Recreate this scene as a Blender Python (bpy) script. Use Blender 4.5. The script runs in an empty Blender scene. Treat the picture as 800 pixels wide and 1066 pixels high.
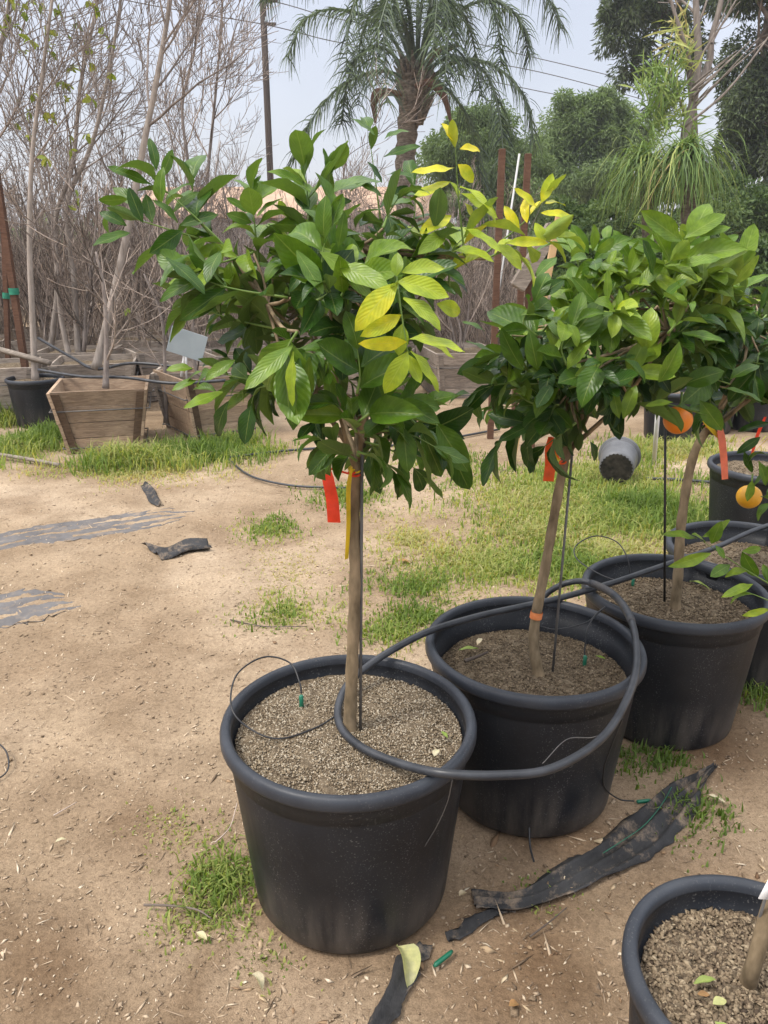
import bpy, math, random
import numpy as np
from mathutils import Vector

S = bpy.context.scene
COL = S.collection
R = math.radians

# ------------------------------------------------------------------ camera
PITCH, EYE, FPX = R(18.5), 1.5, 800.0
cam_d = bpy.data.cameras.new("camera")
cam = bpy.data.objects.new("camera", cam_d)
COL.objects.link(cam)
cam.location = (0, 0, EYE)
cam.rotation_euler = (R(90) - PITCH, 0, 0)
cam_d.sensor_fit = 'VERTICAL'
cam_d.sensor_height = 32.0
cam_d.lens = 32.0 * FPX / 1066.0
cam_d.clip_start = 0.05
cam_d.clip_end = 2000
S.camera = cam

# ------------------------------------------------------------------ light
SUN_DIR = Vector((-0.55, -0.30, 1.0)).normalized()
SUN_EL = math.asin(SUN_DIR.z)
SUN_AZ = math.atan2(SUN_DIR.x, SUN_DIR.y)
world = bpy.data.worlds.new("World")
S.world = world
world.use_nodes = True
wn, wl = world.node_tree.nodes, world.node_tree.links
wn.clear()
w_out = wn.new('ShaderNodeOutputWorld')
w_add = wn.new('ShaderNodeAddShader')
w_b1 = wn.new('ShaderNodeBackground')
w_b2 = wn.new('ShaderNodeBackground')
sky = wn.new('ShaderNodeTexSky')
sky.sky_type = 'NISHITA'
sky.sun_disc = False
sky.sun_elevation = SUN_EL
sky.sun_rotation = SUN_AZ
sky.dust_density = 4.0
w_b1.inputs[1].default_value = 0.05
wl.new(sky.outputs[0], w_b1.inputs[0])
# overcast cloud deck: brighter towards the zenith, softly mottled
w_tc = wn.new('ShaderNodeTexCoord')
w_sep = wn.new('ShaderNodeSeparateXYZ')
w_ramp = wn.new('ShaderNodeValToRGB')
w_noise = wn.new('ShaderNodeTexNoise')
w_map = wn.new('ShaderNodeMapRange')
w_mul = wn.new('ShaderNodeVectorMath'); w_mul.operation = 'SCALE'
wl.new(w_tc.outputs['Generated'], w_sep.inputs[0])
wl.new(w_sep.outputs['Z'], w_ramp.inputs[0])
e = w_ramp.color_ramp.elements
e[0].position = 0.0; e[0].color = (0.405, 0.40, 0.428, 1)
e[1].position = 1.0; e[1].color = (1.70, 1.69, 1.70, 1)
m_ = w_ramp.color_ramp.elements.new(0.32); m_.color = (0.362, 0.366, 0.398, 1)
w_noise.inputs['Scale'].default_value = 2.0
w_noise.inputs['Detail'].default_value = 4
wl.new(w_tc.outputs['Generated'], w_noise.inputs['Vector'])
w_map.inputs['From Min'].default_value = 0.3; w_map.inputs['From Max'].default_value = 0.7
w_map.inputs['To Min'].default_value = 0.82; w_map.inputs['To Max'].default_value = 1.14
wl.new(w_noise.outputs[0], w_map.inputs['Value'])
wl.new(w_ramp.outputs[0], w_mul.inputs[0])
wl.new(w_map.outputs[0], w_mul.inputs['Scale'])
wl.new(w_mul.outputs[0], w_b2.inputs[0])
w_b2.inputs[1].default_value = 0.9
wl.new(w_b1.outputs[0], w_add.inputs[0]); wl.new(w_b2.outputs[0], w_add.inputs[1])
wl.new(w_add.outputs[0], w_out.inputs[0])

sun_d = bpy.data.lights.new("sun", 'SUN')
sun_d.energy = 1.5
sun_d.angle = R(10)
sun_d.color = (1.0, 0.95, 0.87)
sun = bpy.data.objects.new("sun", sun_d)
COL.objects.link(sun)
sun.rotation_euler = SUN_DIR.to_track_quat('Z', 'Y').to_euler()

S.view_settings.view_transform = 'Standard'
S.view_settings.look = 'None'
S.view_settings.exposure = 0.80
S.view_settings.gamma = 1.0
S.view_settings.use_curve_mapping = False
S.cycles.max_bounces = 6
S.cycles.transparent_max_bounces = 8
S.cycles.use_denoising = True

# ------------------------------------------------------------------ measuring helpers
def _ray(px, py):
    a, b = (px - 400.0) / FPX, -(py - 533.0) / FPX
    return np.array([a, math.cos(PITCH) + b * math.sin(PITCH), -math.sin(PITCH) + b * math.cos(PITCH)])
def pz(px, py, z=0.0):            # point of height z seen at that spot of the photo
    d = _ray(px, py); t = (z - EYE) / d[2]
    return np.array([0, 0, EYE]) + d * t
def at(px, py, Y):                # point at ground distance Y
    d = _ray(px, py)
    return np.array([0, 0, EYE]) + d * (Y / d[1])

# ------------------------------------------------------------------ mesh helpers
class MB:
    """collects vertices/faces; builds ONE mesh object"""
    def __init__(s): s.v, s.f, s.n, s.mi, s.var = [], [], 0, [], []
    def add(s, v, f, mi=0, var=0.0):
        v = np.asarray(v, float).reshape(-1, 3)
        for q in f: s.f.append(tuple(int(i) + s.n for i in q)); s.mi.append(mi)
        s.v.append(v); s.n += len(v)
        s.var.append(np.full(len(v), var) if np.isscalar(var) else np.asarray(var, float))
        return s
    def box(s, c, size, rot=0.0, mi=0, var=0.0, M=None):
        x, y, z = np.asarray(size) / 2.0
        b = min(x, y, z) * 0.18
        v, ring = [], []
        # chamfered box: three profile loops
        for zz, ins in ((-z, b), (-z + b, 0), (z - b, 0), (z, b)):
            for sx, sy in ((-1, -1), (1, -1), (1, 1), (-1, 1)):
                v.append((sx * (x - ins), sy * (y - ins), zz))
        v = np.array(v)
        if M is not None: v = v @ np.asarray(M).T
        if rot:
            cs, sn = math.cos(rot), math.sin(rot)
            v = v @ np.array([[cs, -sn, 0], [sn, cs, 0], [0, 0, 1]]).T
        f = [(3, 2, 1, 0), (12, 13, 14, 15)]
        for k in range(3):
            for i in range(4):
                j = (i + 1) % 4
                f.append((k*4+i, k*4+j, k*4+4+j, k*4+4+i))
        return s.add(v + np.asarray(c), f, mi, var)
    def tube(s, pts, rad, sides=6, mi=0, var=0.0, cap=True):
        v, f = tube_geo(pts, rad, sides, cap)
        return s.add(v, f, mi, var)
    def lathe(s, prof, n=48, c=(0, 0, 0), mi=0, var=0.0, closed=False):
        a = np.linspace(0, 2*np.pi, n, endpoint=False)
        v, f = [], []
        for r, z in prof:
            v.append(np.stack([r*np.cos(a), r*np.sin(a), np.full(n, z)], -1))
        v = np.concatenate(v) + np.asarray(c)
        for k in range(len(prof) - 1):
            for i in range(n):
                j = (i + 1) % n
                f.append((k*n+i, k*n+j, (k+1)*n+j, (k+1)*n+i))
        return s.add(v, f, mi, var)
    def build(s, name, mats, parent=None, origin=(0, 0, 0), smooth=True, loc=None, flat_angle=None):
        v = np.concatenate(s.v) - np.asarray(origin, float)
        return mesh_obj(name, v, s.f, mats, parent, origin if loc is None and parent is None else loc, smooth,
                        var=np.concatenate(s.var), mi=s.mi)

def tube_geo(pts, rad, sides=6, cap=True):
    P = np.asarray(pts, float); n = len(P)
    rad = np.full(n, rad) if np.isscalar(rad) else np.asarray(rad, float)
    T = np.gradient(P, axis=0); T /= np.linalg.norm(T, axis=1)[:, None] + 1e-12
    ref = np.array([0, 0, 1.0]) if abs(T[0][2]) < .9 else np.array([1.0, 0, 0])
    N = np.cross(T[0], ref); N /= np.linalg.norm(N)
    V = []
    a = np.linspace(0, 2*np.pi, sides, endpoint=False)
    for i in range(n):
        N = N - T[i]*np.dot(N, T[i]); N /= np.linalg.norm(N) + 1e-12
        B = np.cross(T[i], N)
        V.append(P[i] + rad[i]*(np.cos(a)[:, None]*N + np.sin(a)[:, None]*B))
    V = np.concatenate(V); F = []
    for k in range(n-1):
        for i in range(sides):
            j = (i+1) % sides
            F.append((k*sides+i, k*sides+j, (k+1)*sides+j, (k+1)*sides+i))
    if cap:
        F.append(tuple(range(sides-1, -1, -1))); F.append(tuple((n-1)*sides+i for i in range(sides)))
    return V, F

def mesh_obj(name, v, f, mats, parent=None, loc=None, smooth=True, var=None, uv=None, mi=None):
    me = bpy.data.meshes.new(name)
    v = np.asarray(v, np.float32)
    if isinstance(f, np.ndarray):
        k = f.shape[1]; nf = len(f)
        me.vertices.add(len(v)); me.loops.add(nf*k); me.polygons.add(nf)
        me.vertices.foreach_set('co', v.ravel())
        me.loops.foreach_set('vertex_index', f.astype(np.int32).ravel())
        me.polygons.foreach_set('loop_start', np.arange(0, nf*k, k, dtype=np.int32))
        me.polygons.foreach_set('loop_total', np.full(nf, k, np.int32))
        me.update(calc_edges=True)
    else:
        me.from_pydata(v.tolist(), [], f)
    if var is not None:
        a = me.attributes.new('var', 'FLOAT', 'POINT'); a.data.foreach_set('value', np.asarray(var, np.float32))
    if uv is not None:
        l = me.uv_layers.new(name='UVMap')
        idx = np.empty(len(me.loops), np.int32); me.loops.foreach_get('vertex_index', idx)
        l.data.foreach_set('uv', np.asarray(uv, np.float32)[idx].ravel())
    for m in (mats if isinstance(mats, (list, tuple)) else [mats]): me.materials.append(m)
    if mi is not None and len(set(mi)) > 1: me.polygons.foreach_set('material_index', np.asarray(mi, np.int32))
    if smooth: me.polygons.foreach_set('use_smooth', np.ones(len(me.polygons), bool))
    me.validate()
    o = bpy.data.objects.new(name, me); COL.objects.link(o)
    if parent is not None: o.parent = parent
    if loc is not None: o.location = loc
    return o

def tag(o, label=None, cat=None, group=None, kind=None):
    if label: o['label'] = label
    if cat: o['category'] = cat
    if group: o['group'] = group
    if kind: o['kind'] = kind
    return o
def thing(name, loc, label, cat, group=None, rz=0.0):
    o = bpy.data.objects.new(name, None); COL.objects.link(o)
    o.empty_display_size = 0.1
    o.location = loc; o.rotation_euler = (0, 0, rz)
    return tag(o, label, cat, group)
def copy_tree(o, parent=None):
    c = o.copy(); COL.objects.link(c)
    if parent is not None: c.parent = parent
    for ch in [x for x in KIDS.get(o.name, [])]: copy_tree(ch, c)
    return c
KIDS = {}
def index_kids():
    KIDS.clear()
    for o in bpy.data.objects:
        if o.parent: KIDS.setdefault(o.parent.name, []).append(o)

def smooth_path(pts, n=8):
    """Catmull-Rom through the points"""
    P = np.asarray(pts, float)
    if len(P) < 3:
        t = np.linspace(0, 1, n)[:, None]; return P[0]*(1-t) + P[-1]*t
    Q = np.vstack([2*P[0]-P[1], P, 2*P[-1]-P[-2]]); out = []
    for i in range(1, len(Q)-2):
        t = np.linspace(0, 1, n, endpoint=False)[:, None]
        a, b, c, d = Q[i-1], Q[i], Q[i+1], Q[i+2]
        out.append(.5*((2*b)+(-a+c)*t+(2*a-5*b+4*c-d)*t**2+(-a+3*b-3*c+d)*t**3))
    out.append(P[-1:]); return np.vstack(out)

def inpoly(x, y, poly):
    x = np.asarray(x); y = np.asarray(y); c = np.zeros(x.shape, bool); n = len(poly); j = n-1
    for i in range(n):
        xi, yi = poly[i]; xj, yj = poly[j]
        c ^= ((yi > y) != (yj > y)) & (x < (xj-xi)*(y-yi)/((yj-yi)+1e-12)+xi); j = i
    return c

# ------------------------------------------------------------------ materials
class NT:
    def __init__(s, name):
        s.m = bpy.data.materials.new(name); s.m.use_nodes = True
        s.n, s.l = s.m.node_tree.nodes, s.m.node_tree.links
        s.b = s.n['Principled BSDF']; s.out = s.n['Material Output']
    def N(s, t, **k):
        n = s.n.new(t)
        for a, b in k.items():
            if hasattr(n, a): setattr(n, a, b)
        return n
    def L(s, a, b): s.l.new(a, b)
    def coord(s, which='Object'): return s.N('ShaderNodeTexCoord').outputs[which]
    def noise(s, scale, detail=4, vec=None, rough=.55, out=0, dist=0):
        n = s.N('ShaderNodeTexNoise'); n.inputs['Scale'].default_value = scale
        n.inputs['Detail'].default_value = detail; n.inputs['Roughness'].default_value = rough
        n.inputs['Distortion'].default_value = dist
        if vec is not None: s.L(vec, n.inputs['Vector'])
        return n.outputs[out]
    def ramp(s, fac, stops, interp='LINEAR'):
        r = s.N('ShaderNodeValToRGB'); el = r.color_ramp.elements; r.color_ramp.interpolation = interp
        while len(el) < len(stops): el.new(.5)
        for e_, (p, c) in zip(el, stops):
            e_.position = p; e_.color = (*c, 1) if len(c) == 3 else c
        s.L(fac, r.inputs[0]); return r.outputs[0]
    def mix(s, fac, a, b, mode='MIX'):
        m = s.N('ShaderNodeMix'); m.data_type = 'RGBA'; m.blend_type = mode
        for sock, v in ((m.inputs[0], fac), (m.inputs[6], a), (m.inputs[7], b)):
            if isinstance(v, (int, float)): sock.default_value = v
            elif isinstance(v, tuple): sock.default_value = (*v, 1)
            else: s.L(v, sock)
        return m.outputs[2]
    def math(s, op, a, b=None, c=None):
        m = s.N('ShaderNodeMath'); m.operation = op
        for i, v in enumerate((a, b, c)):
            if v is None: continue
            if isinstance(v, (int, float)): m.inputs[i].default_value = v
            else: s.L(v, m.inputs[i])
        return m.outputs[0]
    def attr(s, name, out='Fac'):
        a = s.N('ShaderNodeAttribute'); a.attribute_name = name; return a.outputs[out]
    def mapping(s, vec, scale=(1, 1, 1)):
        m = s.N('ShaderNodeMapping'); m.inputs['Scale'].default_value = scale
        s.L(vec, m.inputs['Vector']); return m.outputs[0]
    def bump(s, h, strength=.3, dist=.01):
        b = s.N('ShaderNodeBump'); b.inputs['Strength'].default_value = strength
        b.inputs['Distance'].default_value = dist
        s.L(h, b.inputs['Height']); s.L(b.outputs[0], s.b.inputs['Normal']); return b.outputs[0]
    def base(s, c):
        if isinstance(c, tuple): s.b.inputs['Base Color'].default_value = (*c, 1)
        else: s.L(c, s.b.inputs['Base Color'])
    def rough(s, r, spec=.5):
        if isinstance(r, (int, float)): s.b.inputs['Roughness'].default_value = r
        else: s.L(r, s.b.inputs['Roughness'])
        s.b.inputs['Specular IOR Level'].default_value = spec

def leaf_mat(name, stops, rough=.38, trans=.30, veins=True, spec=.5):
    t = NT(name)
    var = t.attr('var')
    if veins: var = t.math('ADD', var, t.math('MULTIPLY', t.math('SUBTRACT', t.noise(26, 4, t.coord('Object')), .5), .34))
    uvn = t.N('ShaderNodeUVMap'); sep = t.N('ShaderNodeSeparateXYZ'); t.L(uvn.outputs[0], sep.inputs[0])
    u, v = sep.outputs[0], sep.outputs[1]
    col = t.ramp(var, stops)
    n = t.noise(55, 3, t.coord('Object'))
    col = t.mix(1.0, col, t.ramp(n, [(.3, (.78, .80, .75)), (.7, (1.2, 1.16, 1.1))]), 'MULTIPLY')
    if veins:
        d = t.math('ABSOLUTE', t.math('SUBTRACT', u, .5))
        mid = t.math('LESS_THAN', d, .024)
        sv = t.math('FRACT', t.math('SUBTRACT', t.math('MULTIPLY', v, 9.0), t.math('MULTIPLY', d, 6.0)))
        svl = t.math('SMOOTHSTEP' if False else 'LESS_THAN', sv, .13)
        col = t.mix(t.math('MULTIPLY', svl, .10), col, t.mix(.5, col, (.30, .38, .09)))
        col = t.mix(t.math('MULTIPLY', mid, .42), col, t.mix(.5, col, (.42, .48, .14)))
        h = t.math('ADD', t.math('MULTIPLY', t.math('PINGPONG', sv, .5), 1.2), t.math('MULTIPLY', mid, -.5))
        h = t.math('ADD', h, t.math('MULTIPLY', n, .8))
        t.bump(h, .22, .003)
    geo = t.N('ShaderNodeNewGeometry')
    back = t.mix(.40, col, (.17, .24, .08))
    col = t.mix(geo.outputs['Backfacing'], col, back)
    t.base(col)
    r = t.math('ADD', t.math('MULTIPLY', geo.outputs['Backfacing'], .2), rough)
    t.rough(r, spec)
    tr = t.N('ShaderNodeBsdfTranslucent')
    t.L(t.mix(.5, col, t.mix(1.0, col, (1.6, 1.7, .5), 'MULTIPLY')), tr.inputs[0])
    mx = t.N('ShaderNodeMixShader'); mx.inputs[0].default_value = trans
    t.L(t.b.outputs[0], mx.inputs[1]); t.L(tr.outputs[0], mx.inputs[2]); t.L(mx.outputs[0], t.out.inputs[0])
    return t.m

def plain(name, c1, c2, scale=20, rough=.7, spec=.3, bump=.2, dist=.005, stretch=(1, 1, 1), var=None):
    t = NT(name)
    vec = t.mapping(t.coord(), stretch)
    n = t.noise(scale, 5, vec)
    col = t.ramp(n, [(.3, c1), (.7, c2)])
    if var is not None:
        col = t.mix(1.0, col, t.ramp(t.attr('var'), [(0, (1-var,)*3), (1, (1+var,)*3)]), 'MULTIPLY')
    t.base(col); t.rough(rough, spec)
    if bump: t.bump(n, bump, dist)
    return t.m

M = {}
CITRUS = [(0.0, (.010, .036, .005)), (.25, (.026, .075, .007)), (.5, (.080, .160, .012)), (.72, (.19, .285, .026)), (.88, (.35, .43, .026)), (1.0, (.62, .54, .022))]
M['leaf'] = leaf_mat('citrus_leaf', CITRUS, .34, .24, spec=.30)
M['shoot'] = plain('green_shoot', (.10, .17, .03), (.17, .25, .06), 40, .5)
M['far_leaf'] = leaf_mat('far_leaf', [(0, (.030, .060, .020)), (.5, (.075, .125, .04)), (1, (.17, .23, .07))], .5, .25, False, .3)
M['euc_leaf'] = leaf_mat('eucalyptus_leaf', [(0, (.045, .060, .045)), (.5, (.085, .108, .075)), (1, (.16, .18, .13))], .5, .25, False, .3)
M['pepper_leaf'] = leaf_mat('pepper_leaf', [(0, (.10, .15, .07)), (.5, (.17, .24, .11)), (1, (.28, .35, .17))], .6, .35, False, .2)
M['palm_leaf'] = leaf_mat('palm_leaf', [(0, (.020, .036, .025)), (.5, (.050, .078, .052)), (1, (.13, .165, .105))], .45, .2, False, .4)
M['strap_leaf'] = leaf_mat('strap_leaf', [(0, (.06, .11, .03)), (.5, (.15, .24, .06)), (.85, (.36, .40, .12)), (1, (.42, .33, .16))], .5, .3, False, .3)
M['bud_leaf'] = leaf_mat('young_leaf', [(0, (.16, .22, .04)), (1, (.34, .36, .07))], .5, .4, False, .3)

def ground_mat():
    t = NT('sandy_dirt')
    p = t.coord()
    big = t.noise(.55, 4, p, .55, dist=.6)
    mid = t.noise(4.0, 6, p, .65)
    fine = t.noise(70, 6, p, .75)
    grit = t.noise(260, 3, p, .8)
    c = t.ramp(big, [(.30, (.265, .192, .122)), (.50, (.352, .264, .176)), (.66, (.45, .352, .25))])
    c = t.mix(1.0, c, t.ramp(mid, [(.25, (.72, .70, .68)), (.55, (1.0, 1.0, 1.0)), (.8, (1.16, 1.16, 1.16))]), 'MULTIPLY')
    c = t.mix(1.0, c, t.ramp(fine, [(.30, (.66, .63, .60)), (.5, (1.0, 1.0, 1.0)), (.72, (1.25, 1.24, 1.22))]), 'MULTIPLY')
    c = t.mix(1.0, c, t.ramp(grit, [(.32, (.72, .71, .70)), (.5, (1, 1, 1)), (.70, (1.22, 1.22, 1.22))]), 'MULTIPLY')
    st2 = t.noise(1.7, 5, p, .6, dist=1.0)
    c = t.mix(1.0, c, t.ramp(st2, [(.36, (.80, .77, .74)), (.52, (1, 1, 1)), (.7, (1.07, 1.07, 1.07))]), 'MULTIPLY')
    # darker ground: damp earth, plus contact shade of the pots painted into the colour
    damp_and_shade = t.attr('var')
    c = t.mix(damp_and_shade, c, t.mix(1.0, c, (.54, .45, .38), 'MULTIPLY'))
    t.base(c); t.rough(.95, .15)
    h = t.math('ADD', t.math('MULTIPLY', mid, 1.6), t.math('ADD', fine, t.math('MULTIPLY', grit, .5)))
    t.bump(h, .7, .012)
    return t.m
M['ground'] = ground_mat()

def pot_mat(name='black_plastic', base=((.005, .0062, .009), (.014, .0165, .0215)), dust=.34):
    t = NT(name)
    p = t.coord()
    n = t.noise(5, 6, p, .6)
    st = t.noise(14, 6, t.mapping(p, (1, 1, .12)), .65)
    sp = t.noise(240, 2, p, .5)
    c = t.ramp(n, [(.3, base[0]), (.7, base[1])])
    sep = t.N('ShaderNodeSeparateXYZ'); t.L(p, sep.inputs[0])
    low = t.N('ShaderNodeMapRange'); low.inputs['From Min'].default_value = .20; low.inputs['From Max'].default_value = 0.0
    t.L(sep.outputs[2], low.inputs['Value'])
    dirt = t.math('MULTIPLY', t.math('ADD', t.math('MULTIPLY', low.outputs[0], .8), .035), t.ramp(st, [(.42, (0, 0, 0)), (.75, (1, 1, 1))]))
    c = t.mix(dirt, c, (.17, .145, .12))
    specks = t.math('MULTIPLY', t.math('GREATER_THAN', sp, .645), t.ramp(t.noise(9, 5, t.mapping(p, (1, 1, .10)), .7), [(.45, (.12,)*3), (.62, (1, 1, 1))]))
    c = t.mix(t.math('MULTIPLY', specks, dust), c, (.35, .34, .32))
    t.base(c); t.rough(t.ramp(st, [(.3, (.34,)*3), (.7, (.55,)*3)]), .30)
    t.bump(t.math('ADD', n, t.math('MULTIPLY', sp, .12)), .12, .01)
    return t.m
M['pot'] = pot_mat()
M['rim'] = pot_mat('black_plastic_rim', ((.018, .021, .028), (.046, .052, .063)), .15)

M['dusty'] = pot_mat('dusty_plastic', ((.075, .078, .084), (.16, .165, .172)), .3)

def soil_mat():
    t = NT('potting_soil'); p = t.coord()
    a = t.noise(60, 6, p, .8); b = t.noise(8, 4, p)
    c = t.ramp(a, [(.3, (.06, .045, .032)), (.55, (.19, .15, .105)), (.75, (.40, .33, .24))])
    c = t.mix(1.0, c, t.ramp(b, [(.3, (.75, .72, .7)), (.7, (1.2, 1.2, 1.15))]), 'MULTIPLY')
    t.base(c); t.rough(.95, .1); t.bump(a, .9, .01); return t.m
M['soil'] = soil_mat()
def chip_mat(name, stops, rough=.9):
    t = NT(name); t.base(t.ramp(t.attr('var'), stops)); t.rough(rough, .15); return t.m
M['chips'] = chip_mat('bark_and_grit', [(0, (.055, .040, .028)), (.4, (.155, .115, .075)), (.75, (.245, .19, .125)), (.95, (.33, .265, .18)), (1, (.44, .38, .29))])
M['litter'] = chip_mat('ground_litter', [(0, (.10, .07, .045)), (.4, (.30, .22, .15)), (.8, (.50, .39, .27)), (1, (.66, .57, .44))])
M['dry_litter'] = chip_mat('dry_leaf_litter', [(0, (.12, .07, .04)), (.5, (.33, .22, .13)), (.85, (.50, .40, .26)), (1, (.62, .56, .42))])
M['grass'] = leaf_mat('grass_blade', [(0, (.085, .150, .022)), (.35, (.20, .28, .050)), (.65, (.43, .43, .13)), (1, (.58, .47, .27))], .6, .4, False, .2)
M['citrus_bark'] = plain('citrus_bark', (.105, .078, .045), (.30, .225, .14), 38, .85, .2, .5, .006, (1, 1, .35))
M['pale_bark'] = plain('pale_bark', (.21, .18, .155), (.40, .35, .31), 22, .9, .15, .4, .006, (1, 1, .3), .25)
M['grey_bark'] = plain('grey_bark', (.15, .125, .112), (.33, .285, .255), 25, .9, .15, .3, .004, (1, 1, .4), .3)
M['twig'] = plain('bare_twig', (.165, .130, .110), (.37, .305, .255), 6, .9, .15, 0, .002, (1, 1, 1), .75)
M['palm_trunk'] = plain('palm_trunk', (.07, .055, .042), (.26, .21, .16), 9, .95, .1, .8, .05, (1, 1, 3))
M['tree_trunk'] = plain('rough_trunk', (.11, .09, .075), (.26, .22, .185), 6, .95, .1, .5, .03, (1, 1, .3))
def wood_mat(name, a, b, var=.2):
    t = NT(name); p = t.coord('Object')
    g = t.noise(7, 8, t.mapping(p, (1.2, 9, 9)), .7, dist=1.2)
    k = t.noise(2.2, 4, p)
    c = t.ramp(g, [(.28, a), (.62, b), (.8, tuple(min(1, x*1.25) for x in b))])
    c = t.mix(1.0, c, t.ramp(k, [(.3, (.72, .70, .69)), (.7, (1.15, 1.15, 1.15))]), 'MULTIPLY')
    c = t.mix(1.0, c, t.ramp(t.attr('var'), [(0, (1-var, 1-var, 1-var)), (1, (1+var, 1+var, 1+var))]), 'MULTIPLY')
    t.base(c); t.rough(.88, .15); t.bump(g, .4, .006); return t.m
M['wood'] = wood_mat('weathered_wood', (.19, .13, .088), (.45, .335, .235), .35)
M['old_wood'] = wood_mat('grey_wood', (.15, .125, .105), (.44, .38, .32), .3)
M['dark_wood'] = wood_mat('dark_batten', (.055, .035, .022), (.15, .10, .065), .3)
M['rust_wood'] = wood_mat('rusty_stake', (.10, .052, .035), (.20, .112, .075), .25)
M['bamboo'] = plain('bamboo', (.42, .27, .13), (.56, .38, .20), 12, .6, .3, .1)
M['white_paint'] = plain('white_plastic', (.68, .68, .68), (.80, .80, .80), 8, .45, .4, 0)
M['dull_white'] = plain('dull_white', (.46, .46, .45), (.56, .56, .55), 8, .6, .3, 0)
M['hose'] = plain('black_hose', (.016, .018, .022), (.045, .048, .055), 18, .42, .5, .1, .002)
M['thin'] = plain('drip_tube', (.010, .010, .011), (.025, .025, .027), 18, .45, .5, 0)
M['wire'] = plain('steel_wire', (.06, .06, .06), (.14, .13, .12), 18, .5, .5, 0)
M['green_plastic'] = plain('green_plastic', (.006, .10, .055), (.012, .16, .09), 20, .4, .5, 0)
M['green_tie'] = plain('green_tie', (.01, .16, .10), (.03, .24, .15), 20, .5, .4, 0)
def tape_mat(name, c, tr=.3):
    t = NT(name); n = t.noise(25, 3, t.coord())
    col = t.mix(1.0, c, t.ramp(n, [(.3, (.82,)*3), (.7, (1.08,)*3)]), 'MULTIPLY'); t.base(col); t.rough(.4, .5)
    x = t.N('ShaderNodeBsdfTranslucent'); t.L(col, x.inputs[0]); mx = t.N('ShaderNodeMixShader'); mx.inputs[0].default_value = tr
    t.L(t.b.outputs[0], mx.inputs[1]); t.L(x.outputs[0], mx.inputs[2]); t.L(mx.outputs[0], t.out.inputs[0]); return t.m
M['red_tape'] = tape_mat('red_tape', (.95, .07, .02))
M['orange_tape'] = tape_mat('orange_tape', (.95, .14, .02))
M['salmon_tape'] = tape_mat('salmon_tape', (.95, .26, .14))
M['yellow_tape'] = tape_mat('yellow_tape', (.82, .60, .02))
M['orange_paint'] = plain('orange_paint', (.55, .16, .05), (.72, .26, .10), 60, .8, .2, .1)
def fruit_mat(name, c):
    t = NT(name); n = t.noise(160, 2, t.coord()); b = t.noise(6, 3, t.coord())
    t.base(t.mix(1.0, c, t.ramp(b, [(.3, (.85, .78, .7)), (.7, (1.1, 1.1, 1.0))]), 'MULTIPLY')); t.rough(.38, .5); t.bump(n, .3, .003)
    t.b.inputs['Subsurface Weight'].default_value = .1; t.b.inputs['Subsurface Radius'].default_value = (.01, .004, .001); return t.m
M['orange'] = fruit_mat('orange_peel', (.80, .24, .012))
M['yellow_orange'] = fruit_mat('ripening_peel', (.78, .40, .02))
def fabric_mat(name, a, b):
    t = NT(name); p = t.coord()
    n = t.noise(6, 6, p, .7); w = t.noise(420, 1, t.mapping(p, (1, .3, 1)))
    d = t.noise(14, 6, p, .75)
    c = t.ramp(n, [(.3, a), (.7, b)])
    c = t.mix(t.ramp(d, [(.52, (0, 0, 0)), (.70, (.75, .75, .75))]), c, (.30, .225, .155))
    t.base(c); t.rough(.8, .3); t.bump(t.math('ADD', w, n), .4, .004); return t.m
M['fabric'] = fabric_mat('weed_fabric', (.014, .014, .015), (.05, .05, .052))
M['worn_fabric'] = fabric_mat('worn_weed_fabric', (.085, .08, .08), (.155, .147, .143))
M['dead_leaf'] = leaf_mat('dead_leaf', [(0, (.16, .09, .05)), (.35, (.42, .24, .11)), (.55, (.60, .55, .42)), (.75, (.50, .50, .24)), (1, (.16, .26, .04))], .65, .25, True, .2)
M['grey_panel'] = plain('grey_panel', (.22, .26, .28), (.29, .33, .35), 5, .5, .4, 0)
M['pole'] = plain('utility_pole', (.045, .036, .03), (.10, .08, .068), 6, .9, .1, .3, .01, (1, 1, .1))
M['stucco'] = plain('pale_stucco', (.55, .53, .52), (.70, .68, .66), 1.2, .9, .2, .1)
M['tan_roof'] = plain('tan_roof', (.36, .24, .17), (.50, .35, .25), 1.0, .9, .2, .3, .02)
M['base_dirt'] = plain('base_dirt', (.010, .010, .009), (.06, .052, .04), 22, .95, .1, .3, .004)
M['dark_ground'] = plain('dark_void', (.05, .045, .04), (.10, .09, .08), 2, .95, .1, 0)

# ------------------------------------------------------------------ ground
POTS = [(-.082, 1.559), (.420, 1.928), (.948, 2.305), (1.359, 2.664), (.604, .926), (1.99, 3.838)]
def gz(x, y):
    x = np.asarray(x, float); y = np.asarray(y, float)
    near = 1.0/(1.0+((x**2+(y-3)**2)/30.0))
    h = .010*np.sin(2.1*x+.7*y+.4)*np.cos(1.7*y-.6*x) + .006*np.sin(5.3*x+1.2)*np.cos(4.9*y+x) + .003*np.sin(13*x+3*y)*np.sin(11*y-2*x+.5)
    return h*near - .004
def axis(lo, hi, step, far, n):
    inner = np.arange(lo, hi, step)
    g = np.geomspace(1, 1+far, n)[1:]-1
    return np.concatenate([lo-g[::-1], inner, hi+g])
gx, gy = axis(-2.4, 2.6, .022, 400, 36), axis(.3, 6.0, .026, 600, 40)
gy = gy[gy > -60]
X, Y = np.meshgrid(gx, gy, indexing='ij')
rs = np.random.RandomState(3)
Z = gz(X, Y)
near_mask = (X > -2.4) & (X < 2.6) & (Y > .3) & (Y < 6)
Z = Z + near_mask*rs.normal(0, .0016, X.shape)
nx, ny = X.shape
ii = (np.arange(nx-1)[:, None]*ny+np.arange(ny-1)[None, :]).ravel()
gf = np.stack([ii, ii+ny, ii+ny+1, ii+1], -1)
damp_and_shade = np.zeros(X.shape)
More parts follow.
